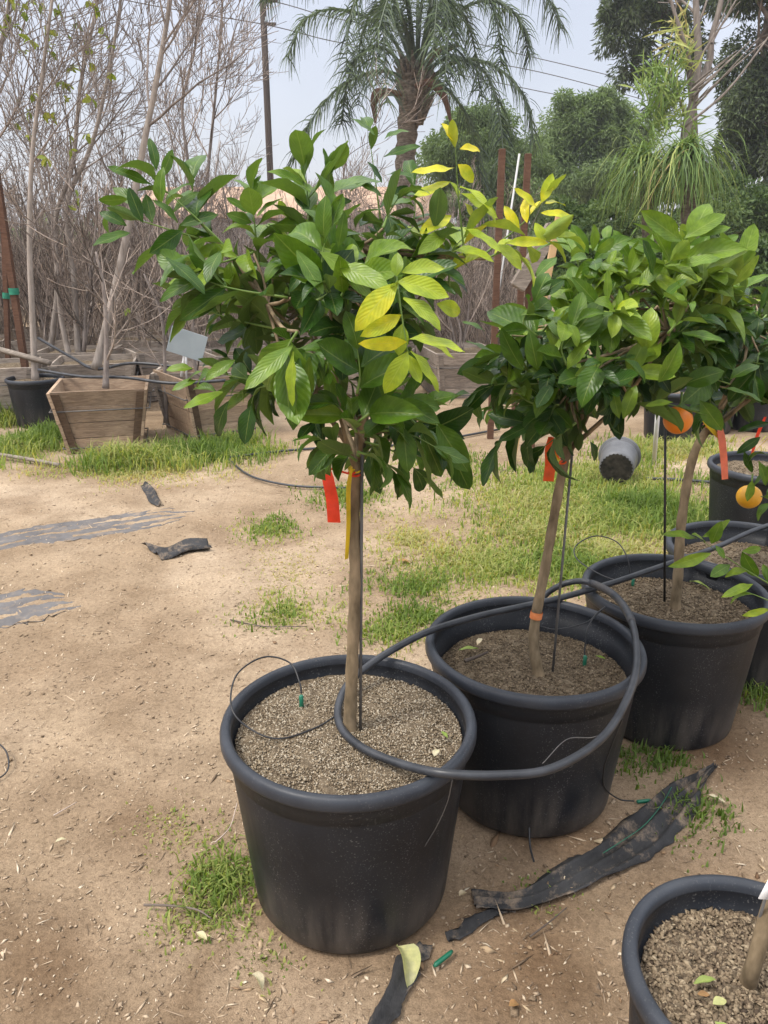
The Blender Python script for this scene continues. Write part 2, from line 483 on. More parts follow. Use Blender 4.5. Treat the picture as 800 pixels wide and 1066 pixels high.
for (a, b) in POTS[:4]:
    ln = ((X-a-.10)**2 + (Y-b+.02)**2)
    damp_and_shade = np.maximum(damp_and_shade, np.exp(-ln/.16)*1.0)  # damp soil and painted contact shade at the pot bases
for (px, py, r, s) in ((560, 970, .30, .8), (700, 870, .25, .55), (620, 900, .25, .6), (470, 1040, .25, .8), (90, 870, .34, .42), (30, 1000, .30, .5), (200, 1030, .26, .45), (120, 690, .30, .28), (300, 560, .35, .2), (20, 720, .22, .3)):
    q = pz(px, py); damp_and_shade = np.maximum(damp_and_shade, s*np.exp(-((X-q[0])**2+(Y-q[1])**2)/r**2))
damp_and_shade *= .75+.5*np.sin(9*X+4*Y)*np.sin(7*Y-3*X)
go = mesh_obj('ground', np.stack([X, Y, Z], -1).reshape(-1, 3), gf, M['ground'], smooth=True, var=np.clip(damp_and_shade, 0, 1).ravel())
tag(go, kind='structure')

# ------------------------------------------------------------------ pots
def pot_shell(rim_r, h, base_ratio=.80, lip=.034, wall=.010):
    rb = rim_r*base_ratio; rt = rim_r-.016
    body, rim = MB(), MB()
    N = 72
    prof = [(0.001, 0.0), (rb*.86, 0.0), (rb*.955, .004), (rb, .020)]
    for k in range(1, 9):
        t = k/8.0; prof.append((rb+(rt-rb)*t, .020+(h-lip-.022)*t))
        if k == 7: prof += [(rb+(rt-rb)*.90-.0012, .020+(h-lip-.022)*.90), (rb+(rt-rb)*.905+.0022, .020+(h-lip-.022)*.905)]
    body.lathe(prof, N)
    inner = [(rt-wall, h-.020), (rt-wall-.001, h-.055), (rt-wall-.007, h-.058)]
    for k in range(1, 7):
        t = k/6.0; inner.append((rt-wall-.007-(rt-rb)*t*.8, h-.058-(h-.12)*t))
    body.lathe(inner[::-1], N)
    rp = [(rt-.0005, h-lip-.004), (rim_r-.003, h-lip+.001), (rim_r, h-lip+.007), (rim_r, h-.014), (rim_r-.003, h-.005), (rim_r-.010, h),
          (rim_r-.019, h-.001), (rim_r-.025, h-.007), (rt-wall+.0005, h-.022)]
    rim.lathe(rp, N)
    return body, rim

def soil_mesh(r, z, rng, chips, cs=(.003, .0085), bias=.0):
    b = MB()
    n, rings = 48, 12
    v = [(0, 0, z+.012)]; f = []
    a = np.linspace(0, 2*np.pi, n, endpoint=False)
    for k in range(1, rings+1):
        rr = r*k/rings
        zz = z + .012*(1-(k/rings)**2) + rng.normal(0, .0025, n)
        for i in range(n): v.append((rr*math.cos(a[i]), rr*math.sin(a[i]), zz[i]))
    for i in range(n): f.append((0, 1+i, 1+(i+1) % n))
    for k in range(rings-1):
        for i in range(n):
            j = (i+1) % n; o = 1+k*n
            f.append((o+i, o+n+i, o+n+j, o+j))
    b.add(v, f, 0)
    rr = r*np.sqrt(rng.uniform(0, 1, chips)); th = rng.uniform(0, 2*np.pi, chips)
    P = np.stack([rr*np.cos(th), rr*np.sin(th), z+.012*(1-(rr/r)**2)+.002], -1)
    cv, cf = chip_geo(P, rng.uniform(cs[0], cs[1], chips), rng)
    var = np.clip(rng.beta(2.0, 1.9, chips)+bias, 0, 1)
    b.add(cv, cf, 1, np.repeat(var, 6))
    return b
def chip_geo(P, size, rng, flat=.55, long=1.5):
    n = len(P)
    o = np.array([[1, 0, 0], [0, 1, 0], [-1, 0, 0], [0, -1, 0], [0, 0, 1], [0, 0, -1]], float)
    V = o[None]*np.stack([size*rng.uniform(.7, long, n), size*rng.uniform(.5, 1, n), size*rng.uniform(.3, flat+.2, n)], -1)[:, None, :]
    V += rng.normal(0, 1, V.shape)*(size*.18)[:, None, None]
    ax = rng.normal(0, .35, (n, 2)); yaw = rng.uniform(0, 2*np.pi, n)
    c, s = np.cos(yaw), np.sin(yaw)
    x, y, z = V[..., 0], V[..., 1], V[..., 2]
    X_ = x*c[:, None]-y*s[:, None]; Y_ = x*s[:, None]+y*c[:, None]
    Z_ = z + X_*ax[:, :1] + Y_*ax[:, 1:]
    V = np.stack([X_, Y_, Z_], -1) + P[:, None, :]
    F = np.array([[0, 1, 4], [1, 2, 4], [2, 3, 4], [3, 0, 4], [1, 0, 5], [2, 1, 5], [3, 2, 5], [0, 3, 5]])
    F = (F[None]+6*np.arange(n)[:, None, None]).reshape(-1, 3)
    return V.reshape(-1, 3), F

def make_pot(loc, rim_r, h, soil_drop, label, chips=2500, cs=(.002, .0060), seed=1, base_ratio=.80, group='black nursery pots', bias=0, lip=.034, soil=True):
    rng = np.random.RandomState(seed)
    t = thing('nursery_pot', (loc[0], loc[1], -.004), label, 'pot', group)
    b, r = pot_shell(rim_r, h, base_ratio, lip)
    b.build('body', M['pot'], t); r.build('rim', M['rim'], t)
    if soil:
        zs = h-soil_drop; rt = rim_r-.016
        rs_ = rt*(base_ratio+(1-base_ratio)*zs/h)-.012
        soil_mesh(rs_, zs, rng, chips, cs, bias).build('soil', [M['soil'], M['chips']], t)
    return t
PH = .48
make_pot(POTS[0], .299, PH, .050, 'large black pot in front, filled almost to the rim with pale gritty soil', 19000, (.0012, .0034), seed=11, bias=.30)
make_pot(POTS[1], .304, PH, .105, 'large black pot in the middle with a hose looped over its rim', 12000, (.0013, .0040), seed=12, bias=-.05)
make_pot(POTS[2], .293, PH, .085, 'large black pot behind the low hanging citrus branch, hose resting across it', 5000, seed=13, bias=-.02)
make_pot(POTS[3], .298, PH, .080, 'black pot with soil and hose, just behind the pot under the drooping branch', 2000, seed=14, bias=-.1)
make_pot(POTS[4], .215, .42, .060, 'smaller black pot with coarse lumpy soil, cut off by the bottom corner', 6500, (.0024, .0068), seed=15, bias=-.04)
make_pot(POTS[5], .298, PH, .050, 'upright black pot on the grass behind the hanging fruit', 900, seed=16, bias=-.12)

# ------------------------------------------------------------------ citrus leaves
LT = np.linspace(0, 1, 9); LS = np.array([-1, -.5, 0, .5, 1.0])
def leaves_geo(pos, dirv, up, L, W, fold, curl, ph, rng):
    n = len(pos)
    y = dirv/np.linalg.norm(dirv, axis=1)[:, None]
    x = np.cross(y, up); x /= np.linalg.norm(x, axis=1)[:, None]+1e-9
    z = np.cross(x, y)
    tt = np.clip((LT-.07)/.93, 0, 1)
    w = np.maximum(np.sin(np.pi*tt**.88)**.64*(1-.06*tt), .05); w[-1] = .03
    T = LT[None, :, None]; SS = LS[None, None, :]
    Wd = (W/2)[:, None, None]*w[None, :, None]
    fo = fold[:, None, None]
    lx = SS*Wd*np.cos(fo)
    lz = np.abs(SS)*Wd*np.sin(fo) + (.022*L)[:, None, None]*np.sin(T*13+ph[:, None, None]+SS*1.1)*np.abs(SS)
    c = curl[:, None, None]
    ang = c*T
    ly = L[:, None, None]*np.where(np.abs(c) > .02, np.sin(ang)/np.where(np.abs(c) > .02, c, 1), T)
    lz = lz - L[:, None, None]*np.where(np.abs(c) > .02, (1-np.cos(ang))/np.where(np.abs(c) > .02, c, 1), 0)
    ly = np.broadcast_to(ly, lx.shape)
    V = pos[:, None, None, :] + lx[..., None]*x[:, None, None, :] + ly[..., None]*y[:, None, None, :] + lz[..., None]*z[:, None, None, :]
    nt, ns = len(LT), len(LS)
    q = (np.arange(nt-1)[:, None]*ns+np.arange(ns-1)[None, :]).ravel()
    F = np.stack([q, q+1, q+ns+1, q+ns], -1)
    F = (F[None]+(nt*ns)*np.arange(n)[:, None, None]).reshape(-1, 4)
    uv = np.stack(np.broadcast_arrays((LS[None, :]+1)/2, LT[:, None]), -1).reshape(-1, 2)
    return V.reshape(-1, 3), F, np.tile(uv, (n, 1))

class Foliage:
    def __init__(s, seed): s.rng = np.random.RandomState(seed); s.P, s.D, s.U, s.a = [], [], [], []
    def leaf(s, p, d, u, L, W=None, fold=None, curl=None, var=.3):
        r = s.rng
        s.P.append(p); s.D.append(d); s.U.append(u)
        s.a.append((L, W or L*r.uniform(.44, .58), r.uniform(.08, .80) if fold is None else fold,
                    r.uniform(-.3, 1.6) if curl is None else curl, np.clip(var, 0, 1), r.uniform(0, 6.28)))
    def shoot(s, path, n, size, var, out=None, stems=None, r0=.0028, spread=.85, droop=.25, jit=.10, apex=True, start=.15, updir=None):
        """alternate leaves along a shoot"""
        r = s.rng; P = smooth_path(path, 6)
        seg = np.linalg.norm(np.diff(P, axis=0), axis=1); cum = np.concatenate([[0], np.cumsum(seg)]); tot = cum[-1]
        if stems is not None: stems.tube(P, np.linspace(r0*1.1, r0*.22, len(P)), 6)
        ph0 = r.uniform(0, 6.28)
        for i in range(n):
            t = start+(1-start)*(i+.3*r.uniform(-1, 1))/max(1, n-1) if n > 1 else 1.0
            t = min(max(t, 0), 1)
            p = np.array([np.interp(t*tot, cum, P[:, k]) for k in range(3)])
            p2 = np.array([np.interp(min(t*tot+.01, tot), cum, P[:, k]) for k in range(3)])
            p1 = np.array([np.interp(max(t*tot-.01, 0), cum, P[:, k]) for k in range(3)])
            T = p2-p1; T /= np.linalg.norm(T)+1e-9
            ref = np.array([.3, .2, 1.0]) if abs(T[2]) < .9 else np.array([1.0, .1, 0])
            A = np.cross(T, ref); A /= np.linalg.norm(A); B = np.cross(T, A)
            ang = ph0+i*2.4
            rad = A*math.cos(ang)+B*math.sin(ang)
            last = apex and i >= n-2
            k = .35 if last else spread*r.uniform(.75, 1.2)
            d = T*(1.0-.25*k)+rad*k+np.array([0, 0, -droop*r.uniform(.2, 1.3)])+r.normal(0, jit, 3)
            d /= np.linalg.norm(d)
            up = (T*.75+np.array([0, 0, .9])-rad*.15)+r.normal(0, .28, 3) if updir is None else np.asarray(updir)+r.normal(0, .25, 3)
            sz = size*r.uniform(.58, 1.2)*(.75 if last else 1)
            s.leaf(p+d*.003, d, up, sz, var=var+r.normal(0, .07))
    def build(s, name, mat, parent, origin):
        L, W, fo, cu, va, ph = np.array(s.a).T
        v, f, uv = leaves_geo(np.array(s.P), np.array(s.D), np.array(s.U), L, W, fo, cu, ph, s.rng)
        return mesh_obj(name, v-np.asarray(origin), f, mat, parent, None, True, np.repeat(va, len(LT)*len(LS)), uv)

def curve_to(a, b, rng, sag=.12):
    a, b = np.asarray(a), np.asarray(b); d = b-a
    m = a+d*.5+np.array([0, 0, -sag*np.linalg.norm(d)])*rng.uniform(.3, 1)+rng.normal(0, .04, 3)*np.linalg.norm(d)
    return smooth_path([a, m, b], 6)

def citrus(name, label, trunk, tr, poly, Y0, depth, center_px, n_fill, size, var, hand, seed, group='potted citrus trees', single=(), young=(0, 1, 0), limbs=7, leaf_n=(5, 9), clip=None):
    """trunk: world points; poly: crown silhouette as seen in the photo; depth: crown half depth in metres"""
    rng = np.random.RandomState(seed)
    org = np.array([trunk[0][0], trunk[0][1], trunk[0][2]])
    t = thing(name, tuple(org), label, 'tree', group)
    TP = smooth_path(trunk, 10)
    tb = MB()
    rad = np.linspace(tr, tr*.72, len(TP))*(1+.06*np.sin(np.arange(len(TP))*1.3+seed))
    rad[:4] *= np.array([1.35, 1.2, 1.1, 1.04])
    tb.tube(TP, rad, 14)
    tb.build('trunk', M['citrus_bark'], t, org)
    top = TP[-1]
    br, st = MB(), MB()
    F = Foliage(seed+5); F2 = Foliage(seed+9)
    pa = np.array(poly); x0, y0 = pa.min(0); x1, y1 = pa.max(0)
    hubs = []
    for i in range(limbs):
        for _ in range(50):
            px, py = rng.uniform(x0, x1), rng.uniform(y0, y1)
            if inpoly(px, py, poly): break
        px = center_px[0]+(px-center_px[0])*.55; py = center_px[1]+(py-center_px[1])*.55
        q = at(px, py, Y0+rng.uniform(-.55, .55)*depth)
        pth = curve_to(top+np.array([0, 0, -.02*(i % 3)]), q, rng, .06)
        br.tube(pth, np.linspace(tr*.46, tr*.17, len(pth)), 7); hubs.append(pth[-1]); hubs.append(pth[len(pth)//2])
    hubs = np.array(hubs)
    def attach(base):
        k = np.argmin(np.linalg.norm(hubs-base, axis=1)); return hubs[k]
    cx, cy = center_px
    k = 0; tries = 0
    while k < n_fill and tries < 20000:
        tries += 1
        px, py = rng.uniform(x0, x1), rng.uniform(y0, y1)
        if not inpoly(px, py, poly): continue
        # how near the silhouette edge: shrink the depth there so the crown is round
        g = 0
        for s_ in np.linspace(.05, 1.0, 14):
            if not inpoly(cx+(px-cx)*(1+s_), cy+(py-cy)*(1+s_), poly): break
            g = s_
        dd = depth*math.sqrt(min(1, .12+g*1.1))
        q = at(px, py, Y0+rng.uniform(-1, 1)*dd)
        c3 = at(cx, cy+10, Y0)
        d = q-c3; dn = np.linalg.norm(d)+1e-6
        d = d/dn+np.array([0, 0, rng.uniform(-.25, .65)])+rng.normal(0, .35, 3); d /= np.linalg.norm(d)
        ln = rng.uniform(.09, .17)*size/.12
        base = q-d*ln
        if clip and not clip(q): continue
        hb = attach(base)
        br.tube(curve_to(hb, base, rng, .03), np.linspace(.0036, .0022, 13)[:13], 5)
        n = rng.randint(leaf_n[0], leaf_n[1]+1)
        v = var[0]+(var[1]-var[0])*rng.beta(1.0, 2.0)
        v = min(.72, v+young[2]*min(1, max(0, (young[0]-py)/young[1])))   # young growth at the top is paler green
        F.shoot([base, base+d*ln*.5+rng.normal(0, .008, 3), q], n, size, v, stems=st)
        k += 1
    yel = False
    for h in hand:
        pts, dy, n, sz, v = h[:5]; kw = h[5] if len(h) > 5 else {}
        P = [at(p[0], p[1], Y0+(dy if np.isscalar(dy) else dy[i])) for i, p in enumerate(pts)]
        hb = attach(P[0]); br.tube(curve_to(hb, P[0], rng, .03), np.linspace(.0042, .0027, 13), 6)
        tgt = F2 if v > .72 else F
        yel |= v > .72
        tgt.shoot(P, n, sz, v, stems=st, r0=.0026 if v < .72 else .0022, **kw)
    for (bx, by, tx, ty, dy, dz, wr, v) in single:
        a_ = at(bx, by, Y0+dy); c_ = at(tx, ty, Y0+dy+dz); d = c_-a_; L = np.linalg.norm(d)
        tgt = F2 if v > .72 else F; yel |= v > .72
        side = np.cross(d/L, [0, -1.0, .25])
        upv = np.array([0, -.75, .75])+side*rng.normal(0, .45)+rng.normal(0, .15, 3)
        tgt.leaf(a_, d, upv, L*1.05, max(L*wr*.92, .020), fold=rng.uniform(.05, .35), curl=rng.uniform(.1, .8), var=v+rng.normal(0, .04))
    if st.n: br.add(np.concatenate(st.v), st.f, 1)
    br.build('branches', [M['citrus_bark'], M['shoot']], t, org)
    F.build('foliage', M['leaf'], t, org)
    if yel: tag(F2.build('young_leaves', M['leaf'], t, org), 'yellow young leaves on new shoots')
    return t

# --- first tree
P1 = [(-.082, 1.559, .425), at(367, 690, 1.555), at(370, 600, 1.56), at(369, 540, 1.565), at(373, 480, 1.57)]
POLY1 = [(178, 285), (215, 270), (250, 250), (262, 215), (300, 195), (345, 200), (380, 190), (420, 200), (462, 235), (478, 275), (455, 310), (440, 350), (435, 420), (462, 455), (465, 480),
         (420, 472), (385, 482), (345, 455), (310, 430), (262, 405), (235, 395), (222, 345), (190, 310)]
up_front = dict(updir=(0, -1.0, .8))
HAND1 = [
    ([(240, 262), (210, 232), (158, 185)], (-.05), 4, .10, .38, dict(spread=1.0)),
    ([(232, 255), (180, 240), (122, 222)], (.02), 4, .10, .36, dict(spread=.9)),
    ([(225, 250), (205, 225), (200, 190)], (.0), 6, .10, .40, {}),
    ([(270, 275), (266, 240), (262, 198)], (.0), 9, .105, .52, {}),
    ([(325, 265), (322, 225), (318, 172)], (-.02), 8, .112, .50, {}),
    ([(335, 270), (340, 225), (347, 178)], (.03), 7, .112, .50, {}),
    ([(400, 260), (392, 195), (384, 138)], (.12), 5, .09, .34, dict(spread=1.0)),
    ([(405, 265), (430, 230), (432, 195)], (.15), 7, .105, .36, {}),
    ([(484, 268), (478, 210), (474, 150)], (-.05), 3, .06, .95, dict(spread=1.25, droop=.05, apex=True)),
    ([(468, 300), (470, 262), (500, 235)], (-.05), 5, .105, .84, dict(spread=1.0)),
    ([(500, 268), (545, 232), (570, 200)], (.05), 3, .07, .95, dict(spread=1.0)),
    ([(505, 270), (540, 255), (580, 248)], (.02), 6, .105, .88, {}),
    ([(412, 285), (418, 325), (425, 368)], (-.36, -.40, -.42), 3, .06, .84, dict(spread=1.5, droop=.12, jit=.08, updir=(0, -.9, .75))),
    ([(300, 310), (240, 300), (195, 285)], (-.15), 7, .10, .33, {}),
    ([(300, 345), (235, 330), (190, 310)], (-.10), 6, .10, .28, {}),
    ([(310, 400), (260, 395), (215, 385)], (-.12), 8, .095, .52, {}),
    ([(320, 420), (280, 410), (225, 408)], (-.05), 6, .09, .50, {}),
    ([(310, 345), (300, 362), (298, 385)], (-.36), 6, .115, .48, dict(droop=.8, spread=.8, updir=(0, -1, .4))),
    ([(285, 400), (268, 405), (262, 420)], (-.15), 4, .10, .25, dict(droop=.8)),
    ([(345, 315), (335, 285), (340, 240)], (-.30), 6, .11, .42, dict(updir=(0, -1, .5))),
    ([(355, 310), (365, 290), (385, 270)], (-.32), 5, .11, .56, dict(updir=(0, -1, .5))),
    ([(375, 450), (420, 450), (462, 470)], (-.20), 6, .09, .40, dict(droop=.6)),
    ([(380, 460), (410, 470), (440, 495)], (-.10), 5, .09, .36, dict(droop=.7)),
    ([(375, 450), (405, 440), (440, 425)], (-.25), 7, .085, .45, {}),
    ([(372, 470), (395, 478), (412, 492)], (-.25), 6, .095, .38, dict(droop=.9)),
    ([(372, 450), (360, 430), (350, 420)], (-.28), 6, .095, .45, dict(droop=.4, updir=(0, -1, .7))),
    ([(372, 440), (400, 420), (420, 415)], (-.3), 6, .095, .40, dict(droop=.5, updir=(0, -1, .7))),
    ([(372, 410), (375, 390), (372, 360)], (-.32), 7, .11, .36, dict(updir=(0, -1, .7))),
    ([(372, 480), (350, 465), (330, 455)], (-.2), 7, .11, .32, dict(droop=.6)),
    ([(375, 475), (360, 470), (340, 478)], (-.12), 4, .09, .30, dict(droop=.6)),
]
SINGLE1 = [(bx, by, tx, ty, dy, dz, wr, v) for (bx, by, tx, ty, dy, dz, wr, v) in [
    (414, 293, 467, 302, -.40, -.02, .50, .84), (418, 284, 466, 270, -.38, .03, .42, .80), (414, 295, 370, 336, -.40, -.04, .46, .86), (420, 310, 464, 331, -.41, -.02, .52, .84), (455, 316, 487, 326, -.36, .02, .50, .84),
    (418, 328, 379, 349, -.41, -.03, .42, .88), (424, 356, 381, 361, -.43, -.04, .34, .88), (424, 353, 486, 352, -.42, .01, .38, .84), (425, 366, 402, 409, -.43, -.02, .50, .84), (428, 365, 465, 402, -.43, .01, .38, .80), (436, 350, 478, 366, -.38, .03, .4, .86), (413, 288, 414, 262, -.38, 0, .25, .7),
    (475, 150, 466, 126, -.05, -.01, .62, .96), (479, 155, 502, 152, -.05, .02, .40, .96), (473, 175, 431, 176, -.06, -.03, .30, .92), (469, 189, 429, 202, -.06, -.03, .34, .95), (477, 171, 496, 188, -.06, .0, .62, .94),
    (479, 194, 525, 213, -.07, -.03, .36, .90), (480, 201, 521, 223, -.06, .02, .34, .84), (484, 211, 499, 227, -.06, 0, .55, .95), (484, 238, 524, 253, -.08, -.04, .36, .84), (470, 262, 514, 256, -.1, -.03, .42, .86), (470, 225, 440, 238, -.06, -.05, .45, .80), (466, 240, 438, 262, -.1, -.04, .45, .74),
    (559, 216, 539, 195, .04, -.02, .38, .95), (564, 211, 576, 181, .04, 0, .48, .95), (568, 212, 590, 205, .03, .03, .45, .95), (563, 222, 597, 222, .02, 0, .36, .95), (557, 232, 569, 250, .02, -.02, .60, .90), (549, 232, 543, 203, .02, .01, .42, .92), (541, 240, 525, 214, .02, 0, .42, .88), (526, 253, 572, 248, .0, -.02, .28, .88), (518, 254, 545, 275, -.02, -.03, .52, .82),
    (299, 366, 294, 438, -.40, -.03, .50, .36), (312, 373, 303, 446, -.37, -.02, .42, .32), (306, 366, 300, 421, -.43, -.01, .20, .74), (305, 360, 256, 399, -.40, -.05, .36, .58), (322, 372, 322, 440, -.37, .01, .30, .62),
    (309, 261, 336, 302, -.36, -.03, .42, .50), (332, 262, 398, 300, -.34, 0, .36, .62), (338, 250, 333, 206, -.32, -.02, .55, .42), (352, 276, 402, 296, -.35, -.05, .42, .64), (352, 258, 360, 222, -.3, .0, .45, .46),
    (238, 418, 215, 458, -.15, .02, .36, .20), (232, 408, 193, 421, -.16, -.04, .42, .62), (201, 384, 172, 379, -.12, -.01, .40, .55), (205, 396, 178, 401, -.13, -.02, .42, .52), (245, 375, 214, 392, -.18, -.03, .45, .46),
    (173, 268, 214, 298, -.18, -.03, .46, .30), (200, 265, 160, 282, -.14, -.05, .42, .32), (222, 288, 158, 300, -.15, -.02, .36, .34), (235, 300, 190, 332, -.16, -.04, .42, .26), (230, 262, 212, 285, -.2, -.05, .5, .3),
    (159, 193, 115, 171, -.06, -.03, .36, .42), (163, 178, 159, 140, -.05, 0, .30, .34), (168, 185, 181, 156, -.05, .02, .38, .46), (168, 214, 163, 175, -.08, -.02, .46, .50), (172, 211, 193, 180, -.05, .02, .38, .40), (180, 221, 205, 192, -.04, .03, .32, .42), (187, 235, 224, 220, -.05, .0, .38, .30),
    (133, 207, 103, 211, -.05, -.02, .42, .48), (132, 235, 103, 217, -.05, -.01, .46, .24), (136, 242, 98, 252, -.06, -.04, .42, .30), (149, 232, 134, 196, -.08, 0, .45, .22), (159, 232, 151, 201, -.08, .02, .45, .30), (150, 215, 118, 195, -.03, .02, .4, .36), (185, 232, 168, 205, -.1, -.03, .45, .36), (190, 240, 160, 262, -.08, -.05, .5, .3),
    (391, 141, 371, 119, .08, -.02, .45, .40), (400, 145, 424, 127, .08, .02, .36, .40), (400, 163, 436, 150, .08, .0, .36, .30), (398, 190, 387, 168, .07, -.02, .45, .26), (402, 182, 430, 178, .07, -.02, .5, .32), (398, 205, 376, 184, .06, -.02, .4, .34), (402, 212, 424, 192, .06, 0, .5, .24), (404, 222, 412, 252, .04, -.04, .55, .18),
    (262, 222, 238, 205, .0, -.02, .4, .48), (264, 205, 266, 180, .0, 0, .5, .50), (268, 225, 290, 202, .0, .02, .32, .48), (262, 232, 240, 222, -.02, -.03, .5, .52), (318, 188, 314, 150, -.03, 0, .50, .52), (318, 194, 285, 170, -.03, -.03, .38, .48), (324, 200, 300, 178, -.03, .03, .4, .44), (338, 190, 349, 156, .02, 0, .34, .46), (342, 210, 344, 178, .0, 0, .42, .52), (336, 214, 366, 205, .02, 0, .4, .4),
    (455, 440, 486, 490, -.15, -.02, .55, .40), (440, 450, 462, 498, -.15, .02, .5, .34), (465, 455, 490, 520, -.1, .0, .4, .24), (420, 445, 425, 490, -.22, -.02, .6, .36), (430, 425, 470, 405, -.22, -.03, .5, .46), (425, 410, 444, 378, -.2, 0, .45, .28), (385, 470, 392, 515, -.18, -.02, .5, .24), (352, 462, 322, 490, -.2, -.04, .5, .34), (345, 470, 330, 455, -.18, -.04, .5, .5),
]]
citrus('citrus_tree', 'citrus tree with yellow young shoots, red and yellow ribbons, planted in the front pot', P1, .0155, POLY1, 1.57, .36, (350, 330), 84, .086, (.05, .72), HAND1, 21, single=SINGLE1, young=(310, 110, .20))

SINGLE2 = [
    (710, 251, 671, 221, -.25, -.04, .44, .62), (713, 248, 757, 218, -.24, .0, .40, .64), (720, 245, 760, 235, -.22, -.02, .34, .56), (705, 277, 749, 264, -.27, -.03, .46, .62), (735, 280, 776, 260, -.22, -.02, .46, .66), (764, 296, 792, 268, -.2, .0, .48, .70), (680, 288, 677, 251, -.28, -.05, .44, .22),
    (613, 264, 596, 234, -.15, 0, .44, .52), (617, 261, 621, 235, -.15, -.01, .6, .60), (621, 262, 645, 250, -.15, .02, .46, .58), (710, 347, 754, 352, -.32, -.03, .38, .42), (686, 398, 712, 362, -.36, -.03, .56, .60), (672, 398, 660, 372, -.36, -.02, .55, .40),
    (645, 436, 636, 402, -.34, 0, .38, .58), (649, 436, 661, 402, -.34, .0, .46, .62), (672, 423, 699, 416, -.3, -.02, .42, .60), (700, 268, 705, 235, -.22, 0, .46, .58), (665, 300, 690, 270, -.25, 0, .5, .56), (655, 285, 668, 250, -.2, .02, .5, .58), (690, 262, 655, 250, -.2, .02, .5, .5),
    (625, 320, 600, 290, -.3, -.02, .4, .50), (632, 315, 634, 282, -.3, 0, .25, .62), (640, 330, 652, 300, -.3, .0, .3, .52), (690, 310, 712, 290, -.33, -.03, .5, .3), (560, 385, 552, 350, -.36, -.03, .5, .40), (545, 385, 520, 350, -.36, -.03, .44, .36), (575, 400, 560, 420, -.34, -.05, .5, .25),
    (590, 385, 612, 352, -.36, 0, .5, .56), (598, 392, 628, 375, -.36, 0, .42, .58), (560, 440, 520, 455, -.2, -.03, .42, .26), (550, 455, 545, 495, -.2, 0, .6, .18), (615, 460, 625, 480, -.2, 0, .5, .12), (505, 345, 485, 330, -.15, 0, .45, .4), (510, 375, 480, 385, -.15, -.04, .5, .34), (515, 400, 482, 425, -.15, -.02, .5, .3), (745, 262, 770, 240, -.1, 0, .45, .5), (655, 268, 640, 240, -.05, 0, .45, .5), (580, 268, 560, 280, -.1, -.05, .45, .4),
]
SINGLE3 = [(712, 400, 752, 384, -.5, -.04, .62, .36), (752, 404, 797, 413, -.5, -.03, .40, .40), (729, 417, 752, 448, -.45, -.03, .56, .42), (760, 395, 790, 372, -.48, 0, .5, .34), (775, 300, 800, 280, -.2, 0, .5, .4), (790, 330, 770, 345, -.3, -.04, .5, .3)]
SINGLE4 = [(726, 561, 699, 547, -.52, -.03, .34, .60), (732, 559, 763, 543, -.52, .02, .34, .60), (741, 566, 750, 545, -.52, -.02, .55, .56), (745, 568, 757, 580, -.53, -.02, .55, .52), (740, 576, 701, 590, -.53, -.04, .32, .60), (760, 588, 742, 598, -.53, -.03, .55, .58), (773, 574, 787, 604, -.53, -.02, .5, .48),
    (773, 574, 797, 571, -.52, 0, .4, .60), (784, 608, 755, 618, -.54, -.04, .30, .66), (801, 634, 776, 641, -.55, -.03, .28, .78), (796, 590, 806, 610, -.53, -.02, .45, .4), (790, 480, 802, 505, -.2, -.03, .4, .55), (775, 470, 782, 492, -.2, -.02, .4, .3), (792, 455, 770, 470, -.15, -.02, .4, .3), (803, 440, 770, 446, -.1, 0, .4, .26)]


# --- second tree
T2 = [(.435, 1.90, .37), at(556, 660, 1.92), at(568, 590, 1.93), at(582, 510, 1.95), at(592, 462, 1.97)]
POLY2 = [(505, 390), (508, 352), (530, 335), (575, 318), (600, 285), (630, 262), (690, 252), (735, 248), (768, 275), (768, 320), (745, 360), (705, 380), (690, 420),
         (645, 438), (605, 455), (560, 462), (530, 445), (505, 425)]
HAND2 = [
    ([(690, 320), (705, 280), (722, 245)], (-.20), 8, .125, .62, dict(updir=(0, -1, .8))),
    ([(690, 330), (690, 290), (690, 262)], (-.1), 6, .12, .55, {}),
    ([(720, 330), (755, 300), (775, 270)], (-.1), 8, .125, .66, {}),
    ([(610, 300), (600, 270), (590, 250)], (.1), 6, .11, .52, {}),
    ([(650, 300), (640, 270), (632, 250)], (.1), 7, .11, .48, {}),
    ([(640, 400), (660, 385), (672, 365)], (-.3), 6, .12, .60, dict(updir=(0, -1, .6))),
    ([(560, 400), (520, 400), (490, 410)], (-.15), 7, .11, .30, {}),
    ([(560, 440), (540, 445), (515, 465)], (-.1), 5, .12, .22, dict(droop=.5)),
    ([(600, 440), (580, 455), (560, 470)], (-.2), 5, .115, .18, dict(droop=.7)),
    ([(650, 420), (690, 420), (712, 425)], (-.1), 6, .105, .50, {}),
    ([(560, 350), (545, 335), (560, 310)], (-.3), 7, .12, .38, dict(updir=(0, -1, .6))),
    ([(590, 380), (585, 360), (600, 335)], (-.35), 6, .12, .45, dict(updir=(0, -1, .7))),
]
citrus('citrus_tree', 'round crowned citrus tree with dark leaves, orange mark on trunk, in the middle pot', T2, .0155, POLY2, 1.98, .42, (620, 360), 122, .090, (.06, .74), HAND2, 33, limbs=8, single=SINGLE2, young=(370, 100, .40))

